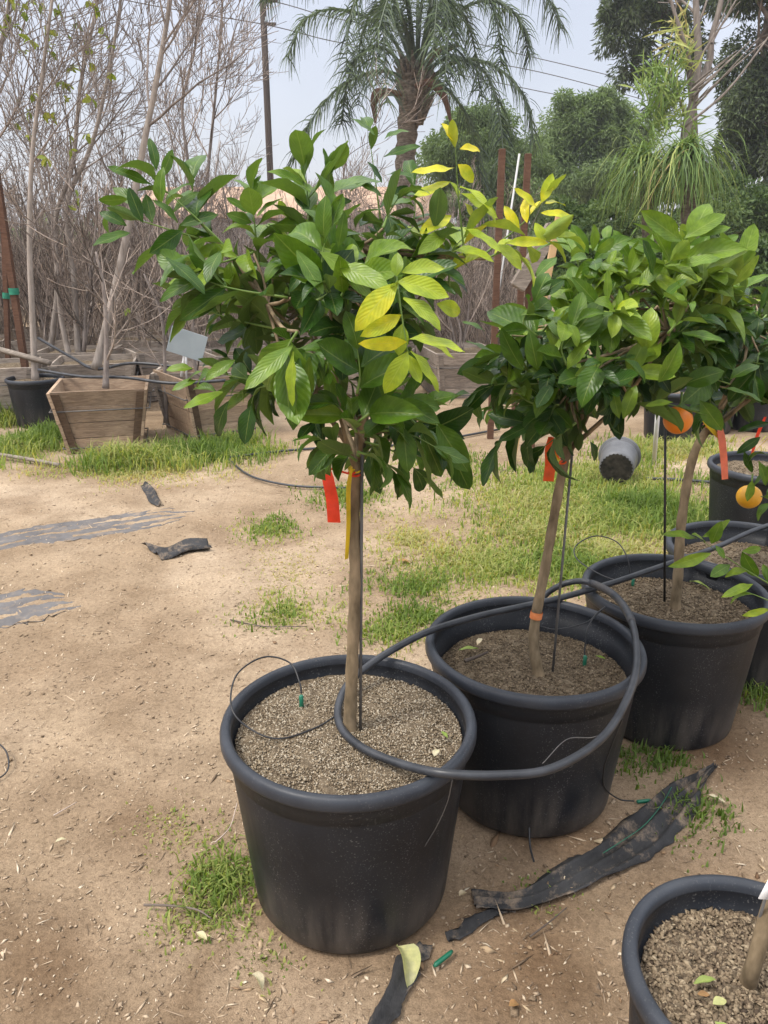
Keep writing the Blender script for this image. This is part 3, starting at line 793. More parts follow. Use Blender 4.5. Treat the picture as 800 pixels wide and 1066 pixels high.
# --- third tree
T3 = [(.955, 2.29, .39), at(706, 600, 2.29), at(710, 540, 2.30), at(722, 475, 2.33), at(742, 438, 2.36)]
POLY3 = [(715, 420), (700, 380), (720, 340), (745, 300), (800, 265), (850, 260), (870, 340), (860, 420), (800, 420), (760, 435)]
HAND3 = [
    ([(760, 400), (745, 395), (722, 392)], (-.3), 5, .13, .30, dict(updir=(0, -1, .7))),
    ([(745, 430), (740, 425), (735, 430)], (-.2), 3, .13, .36, dict(droop=.6)),
    ([(770, 420), (790, 400), (800, 395)], (-.1), 5, .12, .28, {}),
]
tree3 = citrus('citrus_tree', 'citrus tree with curved leaning trunk, salmon ribbon and an orange, behind thin upright rod', T3, .017, POLY3, 2.38, .35, (785, 350), 52, .095, (.0, .65), HAND3, 45, limbs=6, single=SINGLE3, young=(350, 90, .25))

# --- fourth: trunk out of frame, low branch with leaves and a fruit
T4 = [(1.52, 2.70, .40), (1.60, 2.62, .62), (1.62, 2.55, .88), (1.60, 2.52, 1.10)]
POLY4 = [(800, 300), (830, 250), (930, 240), (960, 340), (900, 440), (830, 440)]
HAND4 = [
    ([(830, 625), (775, 592), (729, 562)], (-.55, -.54, -.52), 3, .07, .60, dict(droop=.35, spread=1.2, updir=(0, -.6, 1))),
    ([(850, 650), (800, 625), (765, 612)], (-.55, -.56, -.55), 2, .08, .62, dict(droop=.3)),
    ([(840, 500), (815, 480), (790, 470)], (-.2), 6, .10, .48, dict(droop=.5)),
    ([(835, 540), (815, 530), (800, 520)], (-.2), 5, .09, .50, dict(droop=.5)),
]
tree4 = citrus('citrus_tree', 'citrus tree with low drooping branch of light leaves and one yellow orange', T4, .017, POLY4, 2.52, .3, (870, 350), 26, .12, (.0, .5), HAND4, 57, limbs=5, single=SINGLE4)

def fruit(parent, c, r, mat, name='fruit', label=None):
    b = MB(); prof = []
    for k in range(0, 17):
        a = math.pi*k/16; prof.append((max(.0008, r*math.sin(a)), -r*.97*math.cos(a)-.03*r*math.cos(a)**8))
    b.lathe(prof, 28)
    org = np.array(parent.location)
    b.v = [v+np.asarray(c) for v in b.v]
    o = b.build(name, mat, parent, org)
    s = MB(); s.tube([np.asarray(c)+[0, 0, r*.92], np.asarray(c)+[.004, .004, r*1.25], np.asarray(c)+[.006, .012, r*1.9]], [.004, .003, .003], 6)
    s.build('fruit_stalk', M['shoot'], parent, org)
    if label: o['label'] = label
fruit(tree3, at(706, 437, 1.96), .037, M['orange'], label='ripe deep orange fruit')
fruit(tree4, at(780, 517, 2.55), .042, M['yellow_orange'], label='yellow orange fruit hanging low')
FL = Foliage(71)
FL.leaf(at(783, 500, 2.49), np.array([-.06, -.1, -1.0]), np.array([.1, -1, .1]), .075, .034, .2, .2, .62)
FL.build('leaf', M['leaf'], tree4, tree4.location)

# --- the near corner pot's trunk
t5 = thing('citrus_tree', (POTS[4][0]-.01, POTS[4][1]+.0, .36), 'citrus with bare leaning lower trunk in the smaller corner pot', 'tree', 'potted citrus trees')
b = MB()
A5 = np.array([.80, .95, 1.16])
b.tube(smooth_path([pz(778, 1026, .36), at(786, 1000, .93), at(806, 930, .95), (.64, .95, .80), (.72, .95, 1.0), A5], 8), np.linspace(.0135, .009, 41), 12)
b.build('trunk', M['citrus_bark'], t5, t5.location)
F5 = Foliage(91); s5 = MB(); b = MB()
for k in range(22):
    d = F5.rng.normal(0, .5, 3)*[.7, .8, .6]+[.25, 0, .45]; d /= np.linalg.norm(d); e5 = A5+d*F5.rng.uniform(.12, .24)
    b.tube(curve_to(A5, e5, F5.rng, .05), np.linspace(.006, .003, 13), 6)
    F5.shoot([e5, e5+d*.06, e5+d*.12], 7, .09, F5.rng.uniform(.1, .6), stems=s5)
b.add(np.concatenate(s5.v), s5.f, 1); b.build('branches', [M['citrus_bark'], M['shoot']], t5, t5.location); F5.build('foliage', M['leaf'], t5, t5.location)

# tag on its stick
tg = thing('plant_tag', tuple(pz(776, 1010, .36)), 'white plant tag on a dark stick in the corner pot', 'plant tag')
b = MB(); b.tube([pz(775, 1012, .34), at(797, 935, .93)], .0022, 6); b.build('stick', M['wire'], tg, tg.location)
b = MB(); c = at(803, 925, .925)
b.box(c, (.03, .0016, .040), rot=.3, M=np.array([[.93, 0, .36], [0, 1, 0], [-.36, 0, .93]])); b.build('label_card', M['white_paint'], tg, tg.location)

# ------------------------------------------------------------------ rods, ribbons, paint
def rod(name, label, a, b_, r, mat, cat='stake', group=None, sides=8):
    o = MB().tube([a, np.asarray(a)*.5+np.asarray(b_)*.5, b_], r, sides).build(name, mat, None, a)
    return tag(o, label, cat, group)
rod('stake', 'thin dark rod tied along the trunk in the front pot', np.array([-.056, 1.553, .41]), at(377, 470, 1.56), .0035, M['wire'], group='thin support rods')
rod('stake', 'thin dark rod leaning away from the trunk in the middle pot', np.array([.475, 1.91, .36]), at(596, 470, 1.95), .0035, M['wire'], group='thin support rods')
rod('stake', 'thin dark rod standing apart from the trunk in the pot with curved tree', pz(692, 632, .385), at(693, 400, 2.27), .0040, M['thin'], group='thin support rods')

def ribbon(name, label, pts, width, mat, cat='ribbon', wdir=(1, 0, 0), twist=0.0, knot=None, kr=.0135):
    P = smooth_path(pts, 6); n = len(P); wd = np.asarray(wdir, float); wd /= np.linalg.norm(wd)
    v = []; th = .0007
    for i, p in enumerate(P):
        a = twist*i/n; w = wd*math.cos(a)+np.array([-wd[1], wd[0], 0])*math.sin(a)
        nn = np.cross(w, [0, 0, 1.0]); nn /= np.linalg.norm(nn)
        ww = width/2*(.55+.45*min(1, i/(n*.25)))
        cup = nn*.05*width*math.sin(i*.9)
        v += [p-w*ww, p+cup-nn*th, p+w*ww, p+cup+nn*th]
    f = []
    for i in range(n-1):
        for k in range(4):
            j = (k+1) % 4; f.append((4*i+k, 4*i+j, 4*i+4+j, 4*i+4+k))
    f += [(3, 2, 1, 0), tuple(4*(n-1)+k for k in range(4))]
    b = MB().add(v, f)
    if knot is not None:
        a = np.linspace(0, 2*np.pi, 20); kk = np.asarray(knot)
        b.tube(np.stack([kk[0]+kr*np.cos(a), kk[1]+kr*np.sin(a), kk[2]+.004*np.sin(a*1.0)], -1), .0022, 6)
        b.tube([kk+[0, -kr, .004], kk+[-.006, -kr-.008, .002], np.asarray(pts[0])], .0024, 6)
    o = b.build(name, mat, None, pts[0], smooth=False); return tag(o, label, cat)
k1 = at(370, 492, 1.567)
ribbon('ribbon', 'red ribbon hanging beside the trunk in the front pot', [at(341, 487, 1.52), at(342, 500, 1.515), at(346, 520, 1.515), at(348, 544, 1.515)], .027, M['red_tape'], wdir=(1, -.5, 0), twist=.4, knot=k1)
ribbon('ribbon', 'narrow yellow ribbon hanging down the front of the trunk', [at(366, 486, 1.545), at(363, 510, 1.535), at(363, 545, 1.535), at(361, 582, 1.535)], .0105, M['yellow_tape'], wdir=(1, .3, 0), twist=.5, knot=k1+[0, 0, .008])
k2 = at(584, 480, 1.955)
ribbon('ribbon', 'bright orange ribbon hanging under the round dark crown in the middle', [at(574, 455, 1.90), at(573, 470, 1.895), at(573, 485, 1.895), at(571, 501, 1.895)], .027, M['orange_tape'], wdir=(1, -.5, 0), twist=.3, knot=k2, kr=.0135)
ribbon('ribbon', 'short yellow ribbon tucked behind the bright orange one', [at(577, 460, 1.92), at(579, 470, 1.925), at(581, 480, 1.925)], .013, M['yellow_tape'], wdir=(1, .2, 0))
k3 = at(738, 443, 2.352)
ribbon('ribbon', 'salmon ribbon hanging from the curved leaning trunk', [at(749, 440, 2.31), at(752, 460, 2.30), at(754, 480, 2.30), at(755, 499, 2.30)], .026, M['salmon_tape'], wdir=(1, .1, 0), twist=.3, knot=k3, kr=.015)
ribbon('ribbon', 'yellow ribbon slanting down the curved leaning trunk', [at(728, 430, 2.32), at(735, 440, 2.31), at(742, 448, 2.31), at(750, 456, 2.315)], .013, M['yellow_tape'], wdir=(.6, .1, .7))
ribbon('ribbon', 'red ribbon hanging above the upright pot on the grass', [at(797, 434, 2.5), at(790, 450, 2.5), at(786, 462, 2.5), at(783, 474, 2.5)], .016, M['red_tape'], wdir=(1, .2, 0), twist=.4)
ribbon('ribbon', 'yellow ribbon end beside the hanging yellow fruit', [at(800, 456, 2.48), at(790, 466, 2.48), at(781, 474, 2.48), at(777, 486, 2.48)], .014, M['yellow_tape'], wdir=(.8, .2, .5), twist=.5)
# orange mark painted round the second trunk
tree2 = [o for o in bpy.data.objects if o.get('label', '').startswith('round crowned')][0]
b = MB(); q = at(558.5, 640, 1.921); d = at(568, 590, 1.93)-at(556, 660, 1.92); d /= np.linalg.norm(d)
b.tube([q-d*.010, q, q+d*.010], [.0168, .0170, .0167], 18, cap=False); b.build('paint_mark', M['orange_paint'], tree2, tree2.location)

# ------------------------------------------------------------------ hoses
def hose(name, label, pts, r, mat, cat='hose', group=None, sides=12, n=10, parts=None):
    P = smooth_path(pts, n)
    if parts:
        t = thing(name, tuple(P[0]), label, cat, group)
        MB().tube(P, r, sides).build('tube', mat, t, P[0])
        for (pname, i0, i1, rr, m) in parts:
            MB().tube(P[i0:i1], rr, sides).build(pname, m, t, P[0])
        return t
    return tag(MB().tube(P, r, sides).build(name, mat, None, P[0]), label, cat, group)
hp = [pz(900, 520, .47), pz(800, 547, .485), pz(745, 570, .492), pz(690, 589, .492), pz(640, 606, .490), pz(585, 622, .485), pz(545, 631, .490), pz(500, 641, .500), pz(450, 656, .505),
      pz(415, 673, .503), pz(385, 692, .490), pz(362, 713, .470), pz(352, 738, .455), pz(357, 760, .452), pz(380, 780, .458), pz(420, 796, .470),
      pz(462, 805, .494), pz(520, 807, .486), pz(575, 800, .470), pz(625, 770, .462), pz(652, 730, .480), pz(663, 690, .494), pz(658, 648, .502), pz(640, 620, .508), pz(612, 606, .512),
      pz(590, 607, .50), pz(572, 616, .46), pz(563, 626, .43)]
hose('irrigation_hose', 'thick black hose looped around two trunks and over three pot rims', hp, .0098, M['hose'], n=10,
     parts=[('coupling', 220, 240, .0118, M['rim'])])
def drip(label, pts, end, enddir, r=.0022):
    P = smooth_path(pts, 8)
    t = thing('drip_line', tuple(P[0]), label, 'drip tube', 'drip lines with green emitters')
    MB().tube(P, r, 7).build('tube', M['thin'], t, P[0])
    e0 = np.asarray(end); d = np.asarray(enddir, float); d /= np.linalg.norm(d)
    MB().tube([e0-d*.020, e0-d*.018, e0+d*.018, e0+d*.022], [.003, .0055, .0055, .0035], 10).build('emitter', M['green_plastic'], t, P[0])
    return t
drip('thin drip tube arching over the rim of the front pot to a green emitter', [pz(354, 742, .455), pz(330, 757, .443), pz(290, 769, .443), pz(258, 757, .460), pz(241, 735, .492), pz(247, 702, .515), pz(275, 684, .530), pz(302, 690, .515), pz(312, 710, .485), pz(314, 722, .462)], pz(314, 731, .448), (0, 0, -1))
drip('thin drip tube dropping from the loop into the middle pot', [pz(630, 632, .505), pz(620, 640, .50), pz(612, 655, .47), pz(609, 675, .42), pz(609, 683, .40)], pz(609, 689, .39), (0, 0, -1))
drip('thin drip tube curling over the grass into the pot with curved tree', [pz(648, 606, .485), pz(625, 598, .48), pz(601, 582, .485), pz(600, 568, .51), pz(620, 558, .535), pz(642, 564, .52), pz(653, 580, .48), pz(656, 596, .43), pz(657, 601, .41)], pz(659, 608, .40), (0, 0, -1))
drip('thin drip tube hanging from the hose down to the ground by the torn fabric', [pz(648, 748, .47), pz(636, 778, .35), pz(629, 800, .24), pz(630, 820, .12), pz(645, 832, .04), pz(660, 834, .014)], pz(670, 834, .012), (1, .15, 0))
hose('drip_tube', 'thin black tube crossing inside the middle pot', [pz(563, 652, .44), pz(580, 655, .45), pz(610, 648, .455), pz(628, 634, .495)], .0016, M['thin'], 'drip tube', sides=6)
hose('wire', 'thin pale wire hanging from the hose over the front pot', [pz(471, 812, .47), pz(466, 835, .40), pz(455, 860, .33), pz(440, 885, .27), pz(432, 903, .23)], .0011, M['wire'], 'wire', sides=5)
hose('wire', 'thin wire curving in front of the middle pot', [pz(565, 795, .44), pz(590, 770, .45), pz(615, 768, .45), pz(628, 764, .465)], .0011, M['wire'], 'wire', sides=5)
hose('drip_tube', 'short black tube poking out of the soil below the middle pot', [pz(551, 857, .05), pz(552, 880, .02), pz(556, 897, .008)], .0028, M['thin'], 'drip tube', sides=6)
hose('drip_tube', 'curl of black tube at the edge of the bare dirt', [pz(-30, 760, .03), pz(0, 775, .03), pz(9, 790, .02), pz(5, 806, .01), pz(-20, 818, .01)], .0026, M['thin'], 'drip tube', sides=6)
hose('ground_pipe', 'black pipe lying across the grass beside the toppled pot', [pz(672, 498, .02), pz(700, 499, .022), pz(740, 502, .02), pz(800, 508, .02)], .011, M['hose'], 'pipe', sides=8)
hose('ground_pipe', 'dark thin pipe lying on the dirt behind the front tree', [pz(238, 478, .015), pz(255, 492, .012), pz(275, 500, .012), pz(310, 506, .012), pz(360, 508, .012)], .008, M['hose'], 'pipe', sides=8)
hose('ground_pipe', 'long dark pipe running along the far edge of the dirt', [pz(240, 476, .015), pz(290, 470, .015), pz(340, 466, .015), pz(430, 462, .015), pz(520, 447, .015)], .010, M['hose'], 'pipe', sides=8)
hose('ground_pipe', 'pale pipe lying in the grass strip by the box', [pz(-20, 470, .03), pz(30, 478, .03), pz(62, 484, .02)], .015, M['old_wood'], 'pipe', sides=8)

# ------------------------------------------------------------------ toppled pot
tp = thing('nursery_pot', tuple(pz(640, 506, .0)), 'small black pot toppled on its side on the grass', 'pot', 'black nursery pots')
bd, rm = MB(), MB()
b_, r_ = pot_shell(.145, .25, .80, .022, .006)
ax = np.array([.30, .80, .12]); ax /= np.linalg.norm(ax)       # from base to mouth
xx = np.cross(ax, [0, 0, 1.0]); xx /= np.linalg.norm(xx); zz = np.cross(xx, ax)
Mr = np.stack([xx, zz, ax], 1)
for src, nm, mt in ((b_, 'body', 'dusty'), (r_, 'rim', 'dusty')):
    src.v = [v @ Mr.T + np.array([0, 0, .125]) for v in src.v]
    src.build(nm, M[mt], tp)
rng = np.random.RandomState(8)
b = MB(); n = 26
a = np.linspace(0, 2*np.pi, n*2, endpoint=False); rr = np.where(np.arange(n*2) % 2, .110, .101)
vv = np.stack([rr*np.cos(a), rr*np.sin(a), np.full(n*2, -.004)], -1); vv = np.vstack([vv, [[0, 0, -.0045]]])
b.add(vv @ Mr.T + [0, 0, .125], [(i, n*2, (i+1) % (n*2)) for i in range(n*2)])
b.build('dirty_base', M['base_dirt'], tp, smooth=False)

# ------------------------------------------------------------------ torn fabric
def strip(name, label, e1, e2, mat, seed, nacross=14, amp=.008, lift=.006, th=.0012, cat='weed fabric', along=60, bury=0.0):
    rng = np.random.RandomState(seed)
    A = smooth_path([pz(*p) for p in e1], 12); B = smooth_path([pz(*p) for p in e2], 12)
    def res(P, n):
        c = np.concatenate([[0], np.cumsum(np.linalg.norm(np.diff(P, axis=0), axis=1))]); t = np.linspace(0, c[-1], n)
        return np.stack([np.interp(t, c, P[:, k]) for k in range(3)], -1)
    A, B = res(A, along), res(B, along)
    t = np.linspace(0, 1, nacross)[None, :, None]
    G = A[:, None]*(1-t)+B[:, None]*t
    i = np.arange(along)[:, None]; j = np.arange(nacross)[None, :]
    ridge = np.maximum(0, np.sin(j*1.05+.8*np.sin(i*.07+seed)+rng.uniform(0, 6)))**1.5*amp*1.2 + amp*.4*np.maximum(0, np.sin(i*.16+j*.35+seed))
    G[..., :2] += rng.normal(0, .0008, G.shape[:2]+(2,))
    edge = np.zeros((along, nacross)); edge[:, 0] = edge[:, -1] = 1
    ej = np.repeat(rng.normal(0, .006, (along//4+2, nacross, 2)), 4, 0); ej = .25*(ej[0:along]+ej[1:along+1]+ej[2:along+2]+ej[3:along+3])
    G[..., :2] += edge[..., None]*ej
    G[..., 2] = gz(G[..., 0], G[..., 1])+lift+ridge+rng.normal(0, .0007, ridge.shape)
    if bury:
        G[..., :2] += edge[..., None]*ej*1.6
        nz = .8*np.sin(j*1.25+seed+.7*np.sin(i*.045))+.55*np.sin(i*.13+j*.8)+.4*np.sin(i*.31+j*2.1+seed)+1.5*(i/along)**3-.25+edge*.35
        G[..., 2] -= np.maximum(0, nz-.30)*bury
    v = G.reshape(-1, 3); N = len(v)
    q = (np.arange(along-1)[:, None]*nacross+np.arange(nacross-1)[None, :]).ravel()
    top = [(int(k), int(k+nacross), int(k+nacross+1), int(k+1)) for k in q]
    b = MB(); v2 = np.vstack([v, v-[0, 0, th]])
    f = top+[(d+N, c+N, b__+N, a__+N) for a__, b__, c, d in top]
    per = [k for k in range(nacross)]+[k*nacross+nacross-1 for k in range(1, along)]+[(along-1)*nacross+k for k in range(nacross-2, -1, -1)]+[k*nacross for k in range(along-2, 0, -1)]
    for k in range(len(per)):
        u, w = per[k], per[(k+1) % len(per)]; f.append((u, w, w+N, u+N))
    o = b.add(v2, f).build(name, mat, None, v[0]); return tag(o, label, cat)
strip('weed_fabric', 'long torn strip of black weed fabric crumpled on the dirt', [(490, 924), (540, 926), (575, 908), (620, 882), (660, 850), (700, 820), (742, 800)],
      [(495, 946), (540, 950), (600, 930), (650, 908), (690, 884), (716, 850), (746, 803)], M['fabric'], 4, 16, .013, along=80)
strip('weed_fabric', 'narrow torn tail of black fabric below the front pot side', [(535, 938), (510, 945), (488, 958), (464, 972)], [(538, 948), (515, 957), (492, 970), (468, 983)], M['fabric'], 5, 6, .006, along=30)
strip('weed_fabric', 'black fabric scrap running out under the big fallen leaf', [(430, 985), (415, 1000), (400, 1030), (380, 1075)], [(448, 985), (440, 1005), (425, 1035), (404, 1078)], M['fabric'], 6, 8, .010, along=36)
strip('weed_fabric', 'broad worn sheet of fabric half buried in the bare dirt', [(-40, 562), (40, 548), (110, 536), (165, 529), (206, 528)], [(-40, 578), (40, 566), (90, 560), (150, 552), (185, 542)], M['worn_fabric'], 7, 22, .0015, lift=.003, along=110, bury=.014)
strip('weed_fabric', 'shorter worn fabric sheet nearer in the bare dirt', [(-40, 620), (10, 615), (40, 612), (64, 616)], [(-40, 652), (10, 650), (50, 641), (88, 632)], M['worn_fabric'], 8, 22, .0015, lift=.003, along=70, bury=.014)
strip('weed_fabric', 'dark crumpled fabric scrap on the bare dirt beside the worn sheets', [(150, 569), (172, 574), (192, 565), (216, 566)], [(168, 583), (180, 582), (196, 577), (220, 575)], M['fabric'], 9, 10, .022, along=30)
strip('weed_fabric', 'small black rag of fabric at the end of the broad worn sheet', [(146, 506), (152, 514), (155, 522), (165, 527)], [(154, 503), (162, 511), (164, 518), (168, 525)], M['fabric'], 10, 6, .02, along=20)

hose('thread', 'green thread pulled loose along the torn fabric strip', [pz(700, 818, .02), pz(690, 836, .03), pz(672, 858, .03), pz(650, 874, .03), pz(628, 888, .022)], .0012, M['green_plastic'], 'thread', sides=5)

# ------------------------------------------------------------------ fallen leaves and twigs
def fallen(label, p, yaw, L, W, var, fold=.3, curl=.6, roll=0.0, lift=.004):
    F = Foliage(int(abs(p[0]*1000)+abs(p[1]*777)) % 9999)
    F.leaf(np.asarray(p)+[0, 0, lift], np.array([math.cos(yaw), math.sin(yaw), .12]), np.array([math.sin(roll)*-math.sin(yaw), math.sin(roll)*math.cos(yaw), math.cos(roll)]), L, W, fold, curl, var)
    o = F.build('fallen_leaf', M['dead_leaf'], None, p); o.location = p
    return tag(o, label, 'leaf')
fallen('large pale curled leaf on the dirt against the front pot base', pz(413, 990, .02), -.95, .098, .085, .72, .75, 1.3, .5, .014)
fallen('dry whitish crumpled leaf on the dirt in front of the pot', pz(262, 1016, .012), -.4, .045, .035, .56, .6, 1.4, .5)
fallen('brown dry leaf lying on the grassy dirt behind', pz(414, 585, .012), .2, .075, .04, .30, .5, .8)
fallen('white papery leaf on soil at the rim of the front pot', pz(452, 789, .445), 1.2, .03, .017, .58, .4, .4)
fallen('green leaf on pale soil beside the front pot rim', pz(466, 770, .445), 2.0, .03, .012, .98, .5, .3)
fallen('long green leaf on the dark soil of the middle pot', pz(478, 678, .395), .2, .06, .02, .95, .5, .3)
fallen('tan leaf standing on the dark soil of the middle pot', pz(497, 673, .40), 1.2, .05, .018, .5, .5, .3)
fallen('small green leaf by the green emitter in the middle pot', pz(620, 684, .395), -.6, .03, .012, 1.0, .3, .3)
fallen('curved yellow green leaf on soil behind the curved trunk', pz(718, 606, .415), -.5, .075, .018, .9, .6, .8)
fallen('green folded leaf on coarse soil in the corner pot', pz(722, 1026, .38), .25, .042, .016, .95, .6, .4)
fallen('small yellow leaf on coarse soil nearest the frame edge', pz(742, 1047, .38), .3, .026, .017, .80, .3, .4)
fallen('green leaf at the lowest edge of the corner pot soil', pz(744, 1066, .38), -.7, .03, .014, .92, .3, .4)
fallen('small brown leaf on coarse soil beside the green folded one', pz(726, 1037, .38), .0, .02, .012, .2, .3, .4)
fallen('crisp brown leaf on dirt between corner pot and torn fabric', pz(530, 1049, .012), .5, .03, .02, .33, .5, 1.0)
fallen('pale leaf scrap on dirt near the narrow fabric tail', pz(478, 934, .012), .8, .03, .018, .5, .4, .8)
fallen('pale stick-like leaf beside the wide end of torn fabric', pz(736, 828, .015), -.6, .055, .014, .52, .5, .5)
fallen('yellowish leaf scrap on dirt far from the pots', pz(58, 878, .012), .8, .032, .013, .6, .5, .8)
fallen('pale green scrap of leaf under the grass tuft', pz(205, 972, .012), -.5, .032, .018, .62, .5, .7)
em = tag(MB().tube([pz(452, 1006, .012), pz(454, 1004, .013), pz(468, 993, .013), pz(471, 990, .013)], [.003, .0055, .0055, .0035], 10).build('drip_emitter', M['green_plastic'], None, pz(452, 1006, .012)),
         'loose green drip emitter on the dirt beside the pale leaf', 'drip emitter')
def twig(label, pts, r, var):
    P = smooth_path([pz(x, y, z) for x, y, z in pts], 6)
    return tag(MB().tube(P, np.linspace(r, r*.55, len(P)), 6, var=var).build('fallen_twig', M['twig'], None, P[0]), label, 'twig')
twig('reddish twig on the dirt beside the grass tuft', [(150, 942, .01), (180, 943, .012), (205, 947, .014), (220, 956, .01)], .0032, .2)
twig('pale straw twig on the open dirt', [(56, 849, .008), (68, 842, .009), (80, 835, .008)], .0022, 1)
twig('dark twig on dirt under the torn fabric strip', [(552, 975, .008), (572, 960, .012), (590, 945, .01)], .0026, .1)
twig('brown bark stick on the soil of the middle pot', [(484, 688, .40), (496, 684, .402), (508, 679, .40)], .006, .1)
twig('white dry root beside the front pot', [(224, 877, .01), (234, 868, .014), (241, 858, .012), (247, 836, .012)], .0022, 1)
twig('thin dark twig crossing the grassy dirt', [(240, 645, .008), (275, 652, .01), (320, 652, .008)], .003, .1)

# ------------------------------------------------------------------ scattered litter and clods
def litter(name, n, region, size, straw, seed, mat):
    rng = np.random.RandomState(seed)
    x0, x1, y0, y1 = region
    d = y0+(y1-y0)*rng.uniform(0, 1, n)**1.5; x = rng.uniform(x0, x1, n)*(d/y1*.9+.25)
    keep = np.ones(n, bool)
    for (a, b_) in POTS: keep &= (x-a)**2+(d-b_)**2 > .25**2
    x, d = x[keep], d[keep]; n = len(x)
    z = gz(x, d)+.0012
    P = np.stack([x, d, z], -1); s = rng.uniform(*size, n)*rng.choice([1, 1, 1, 1.9], n)
    v, f = chip_geo(P, s, rng, .35, straw)
    o = mesh_obj(name, v, f, mat, None, None, False, np.repeat(rng.beta(1.8, 1.6, n)*(.3 if mat is M['ground'] else 1), 6))
    return tag(o, kind='stuff')
litter('gravel', 22000, (-2.6, 2.8, .55, 5.5), (.0014, .0040), 1.8, 61, M['litter'])
litter('straw_litter', 7500, (-2.6, 2.8, .55, 6.0), (.0012, .0024), 11, 62, M['litter'])
litter('dirt_clods', 1200, (-2.2, 2.6, .6, 4.0), (.003, .0065), 1.6, 63, M['ground'])
litter('leaf_litter', 520, (-.6, 2.4, .6, 3.2), (.003, .007), 3.5, 64, M['dry_litter'])

# ------------------------------------------------------------------ grass
def grass(name, patches, seed, label=None):
    """patches: (px, py, rx, ry, number, height, dryness) in the photo's ground"""
    rng = np.random.RandomState(seed); P, H, Vr = [], [], []
    for (px, py, rx, ry, n, h, dry) in patches:
        c = pz(px, py); a = pz(px+rx, py); f_ = pz(px, py-ry); ex = abs(a[0]-c[0]); ey = abs(f_[1]-c[1])
        ncl = max(4, n//20)
        r = np.abs(rng.normal(0, .52, ncl)); th = rng.uniform(0, 2*np.pi, ncl)
        cx, cy = c[0]+ex*r*np.cos(th), c[1]+ey*r*np.sin(th)
        ch = rng.uniform(.45, 1.45, ncl); cd = np.clip(dry+rng.normal(0, .13, ncl)+.28*np.sin(cx*4.1+1)*np.sin(cy*3.3+cx*1.7), 0, 1)
        k = rng.randint(0, ncl, n)
        sp = .045+.024*ex
        P.append(np.stack([cx[k]+rng.normal(0, sp, n), cy[k]+rng.normal(0, sp, n)], -1))
        nn_ = int(n*.68); k = k[:nn_]; n = nn_; P[-1] = P[-1][:n]
        H.append(h*ch[k]*rng.uniform(.45, 1.2, n)); Vr.append(np.clip(cd[k]+rng.normal(0, .13, n), 0, 1))
    P, H, Vr = np.concatenate(P), np.concatenate(H), np.concatenate(Vr)
    keep = np.ones(len(P), bool)
    for i, (a, b_) in enumerate(POTS): keep &= (P[:, 0]-a)**2+(P[:, 1]-b_)**2 > (.24 if i != 4 else .17)**2
    P, H, Vr = P[keep], H[keep], Vr[keep]; n = len(P)
    z = gz(P[:, 0], P[:, 1])-.003; base = np.stack([P[:, 0], P[:, 1], z], -1)
    yaw = rng.uniform(0, 2*np.pi, n); lean = rng.uniform(.1, .9, n)+Vr*.5
    d = np.stack([np.cos(yaw), np.sin(yaw), np.zeros(n)], -1); w = np.stack([-np.sin(yaw), np.cos(yaw), np.zeros(n)], -1)
    wd = (rng.uniform(.0016, .0032, n)*(1+P[:, 1]*.16))[:, None]; Hc = H[:, None]; le = lean[:, None]; up = np.array([0, 0, 1.0])
    m1 = base+up*Hc*.55+d*Hc*le*.25; tip = base+up*Hc*(1.0-.35*le)+d*Hc*le*.8
    V = np.stack([base-w*wd, base+w*wd, m1+w*wd*.8, m1-w*wd*.8, tip+w*wd*.1, tip-w*wd*.1], 1).reshape(-1, 3)
    F = (np.array([[0, 1, 2, 3], [3, 2, 4, 5]])[None]+6*np.arange(n)[:, None, None]).reshape(-1, 4)
    o = mesh_obj(name, V, F, M['grass'], None, None, True, np.repeat(Vr, 6)); return tag(o, label, kind='stuff')
grass('grass', [(25, 465, 65, 16, 3400, .12, .24), (150, 484, 95, 8, 3000, .14, .58), (130, 482, 50, 7, 1800, .15, .68), (205, 474, 80, 9, 3000, .12, .32), (240, 464, 50, 9, 2200, .11, .35), (60, 452, 55, 9, 1800, .11, .2), (10, 440, 22, 11, 1400, .17, .25), (270, 470, 30, 6, 500, .08, .4), (140, 490, 150, 14, 4500, .04, .92)], 71)
grass('lawn_grass', [(620, 500, 150, 26, 9000, .07, .42), (640, 540, 150, 30, 12000, .065, .52), (560, 520, 90, 30, 7000, .05, .45), (520, 585, 90, 32, 6000, .045, .60), (600, 590, 70, 25, 4500, .055, .50), (700, 470, 90, 14, 5000, .08, .5),
               (680, 530, 60, 18, 4500, .10, .35), (360, 515, 60, 14, 2200, .04, .30), (280, 552, 42, 13, 1300, .035, .38), (300, 640, 55, 18, 1300, .03, .5), (430, 560, 50, 30, 1500, .035, .7), (470, 480, 60, 20, 2500, .04, .4),
               (430, 610, 60, 20, 1600, .035, .45), (410, 655, 45, 22, 1400, .035, .42), (440, 640, 40, 20, 900, .04, .42), (730, 560, 40, 25, 2500, .08, .4), (560, 555, 60, 15, 3000, .05, .9), (640, 575, 50, 12, 2500, .05, .85), (590, 530, 190, 70, 11000, .018, .95), (440, 600, 110, 60, 3500, .016, .95), (300, 600, 80, 50, 1200, .015, .9)], 72)
grass('grass', [(233, 915, 26, 28, 1000, .040, .22), (212, 935, 25, 22, 420, .028, .3), (190, 965, 18, 14, 120, .022, .35), (175, 860, 26, 16, 220, .018, .4), (215, 868, 14, 8, 120, .02, .35), (240, 955, 14, 20, 200, .022, .35), (290, 985, 20, 8, 120, .02, .4)], 73)
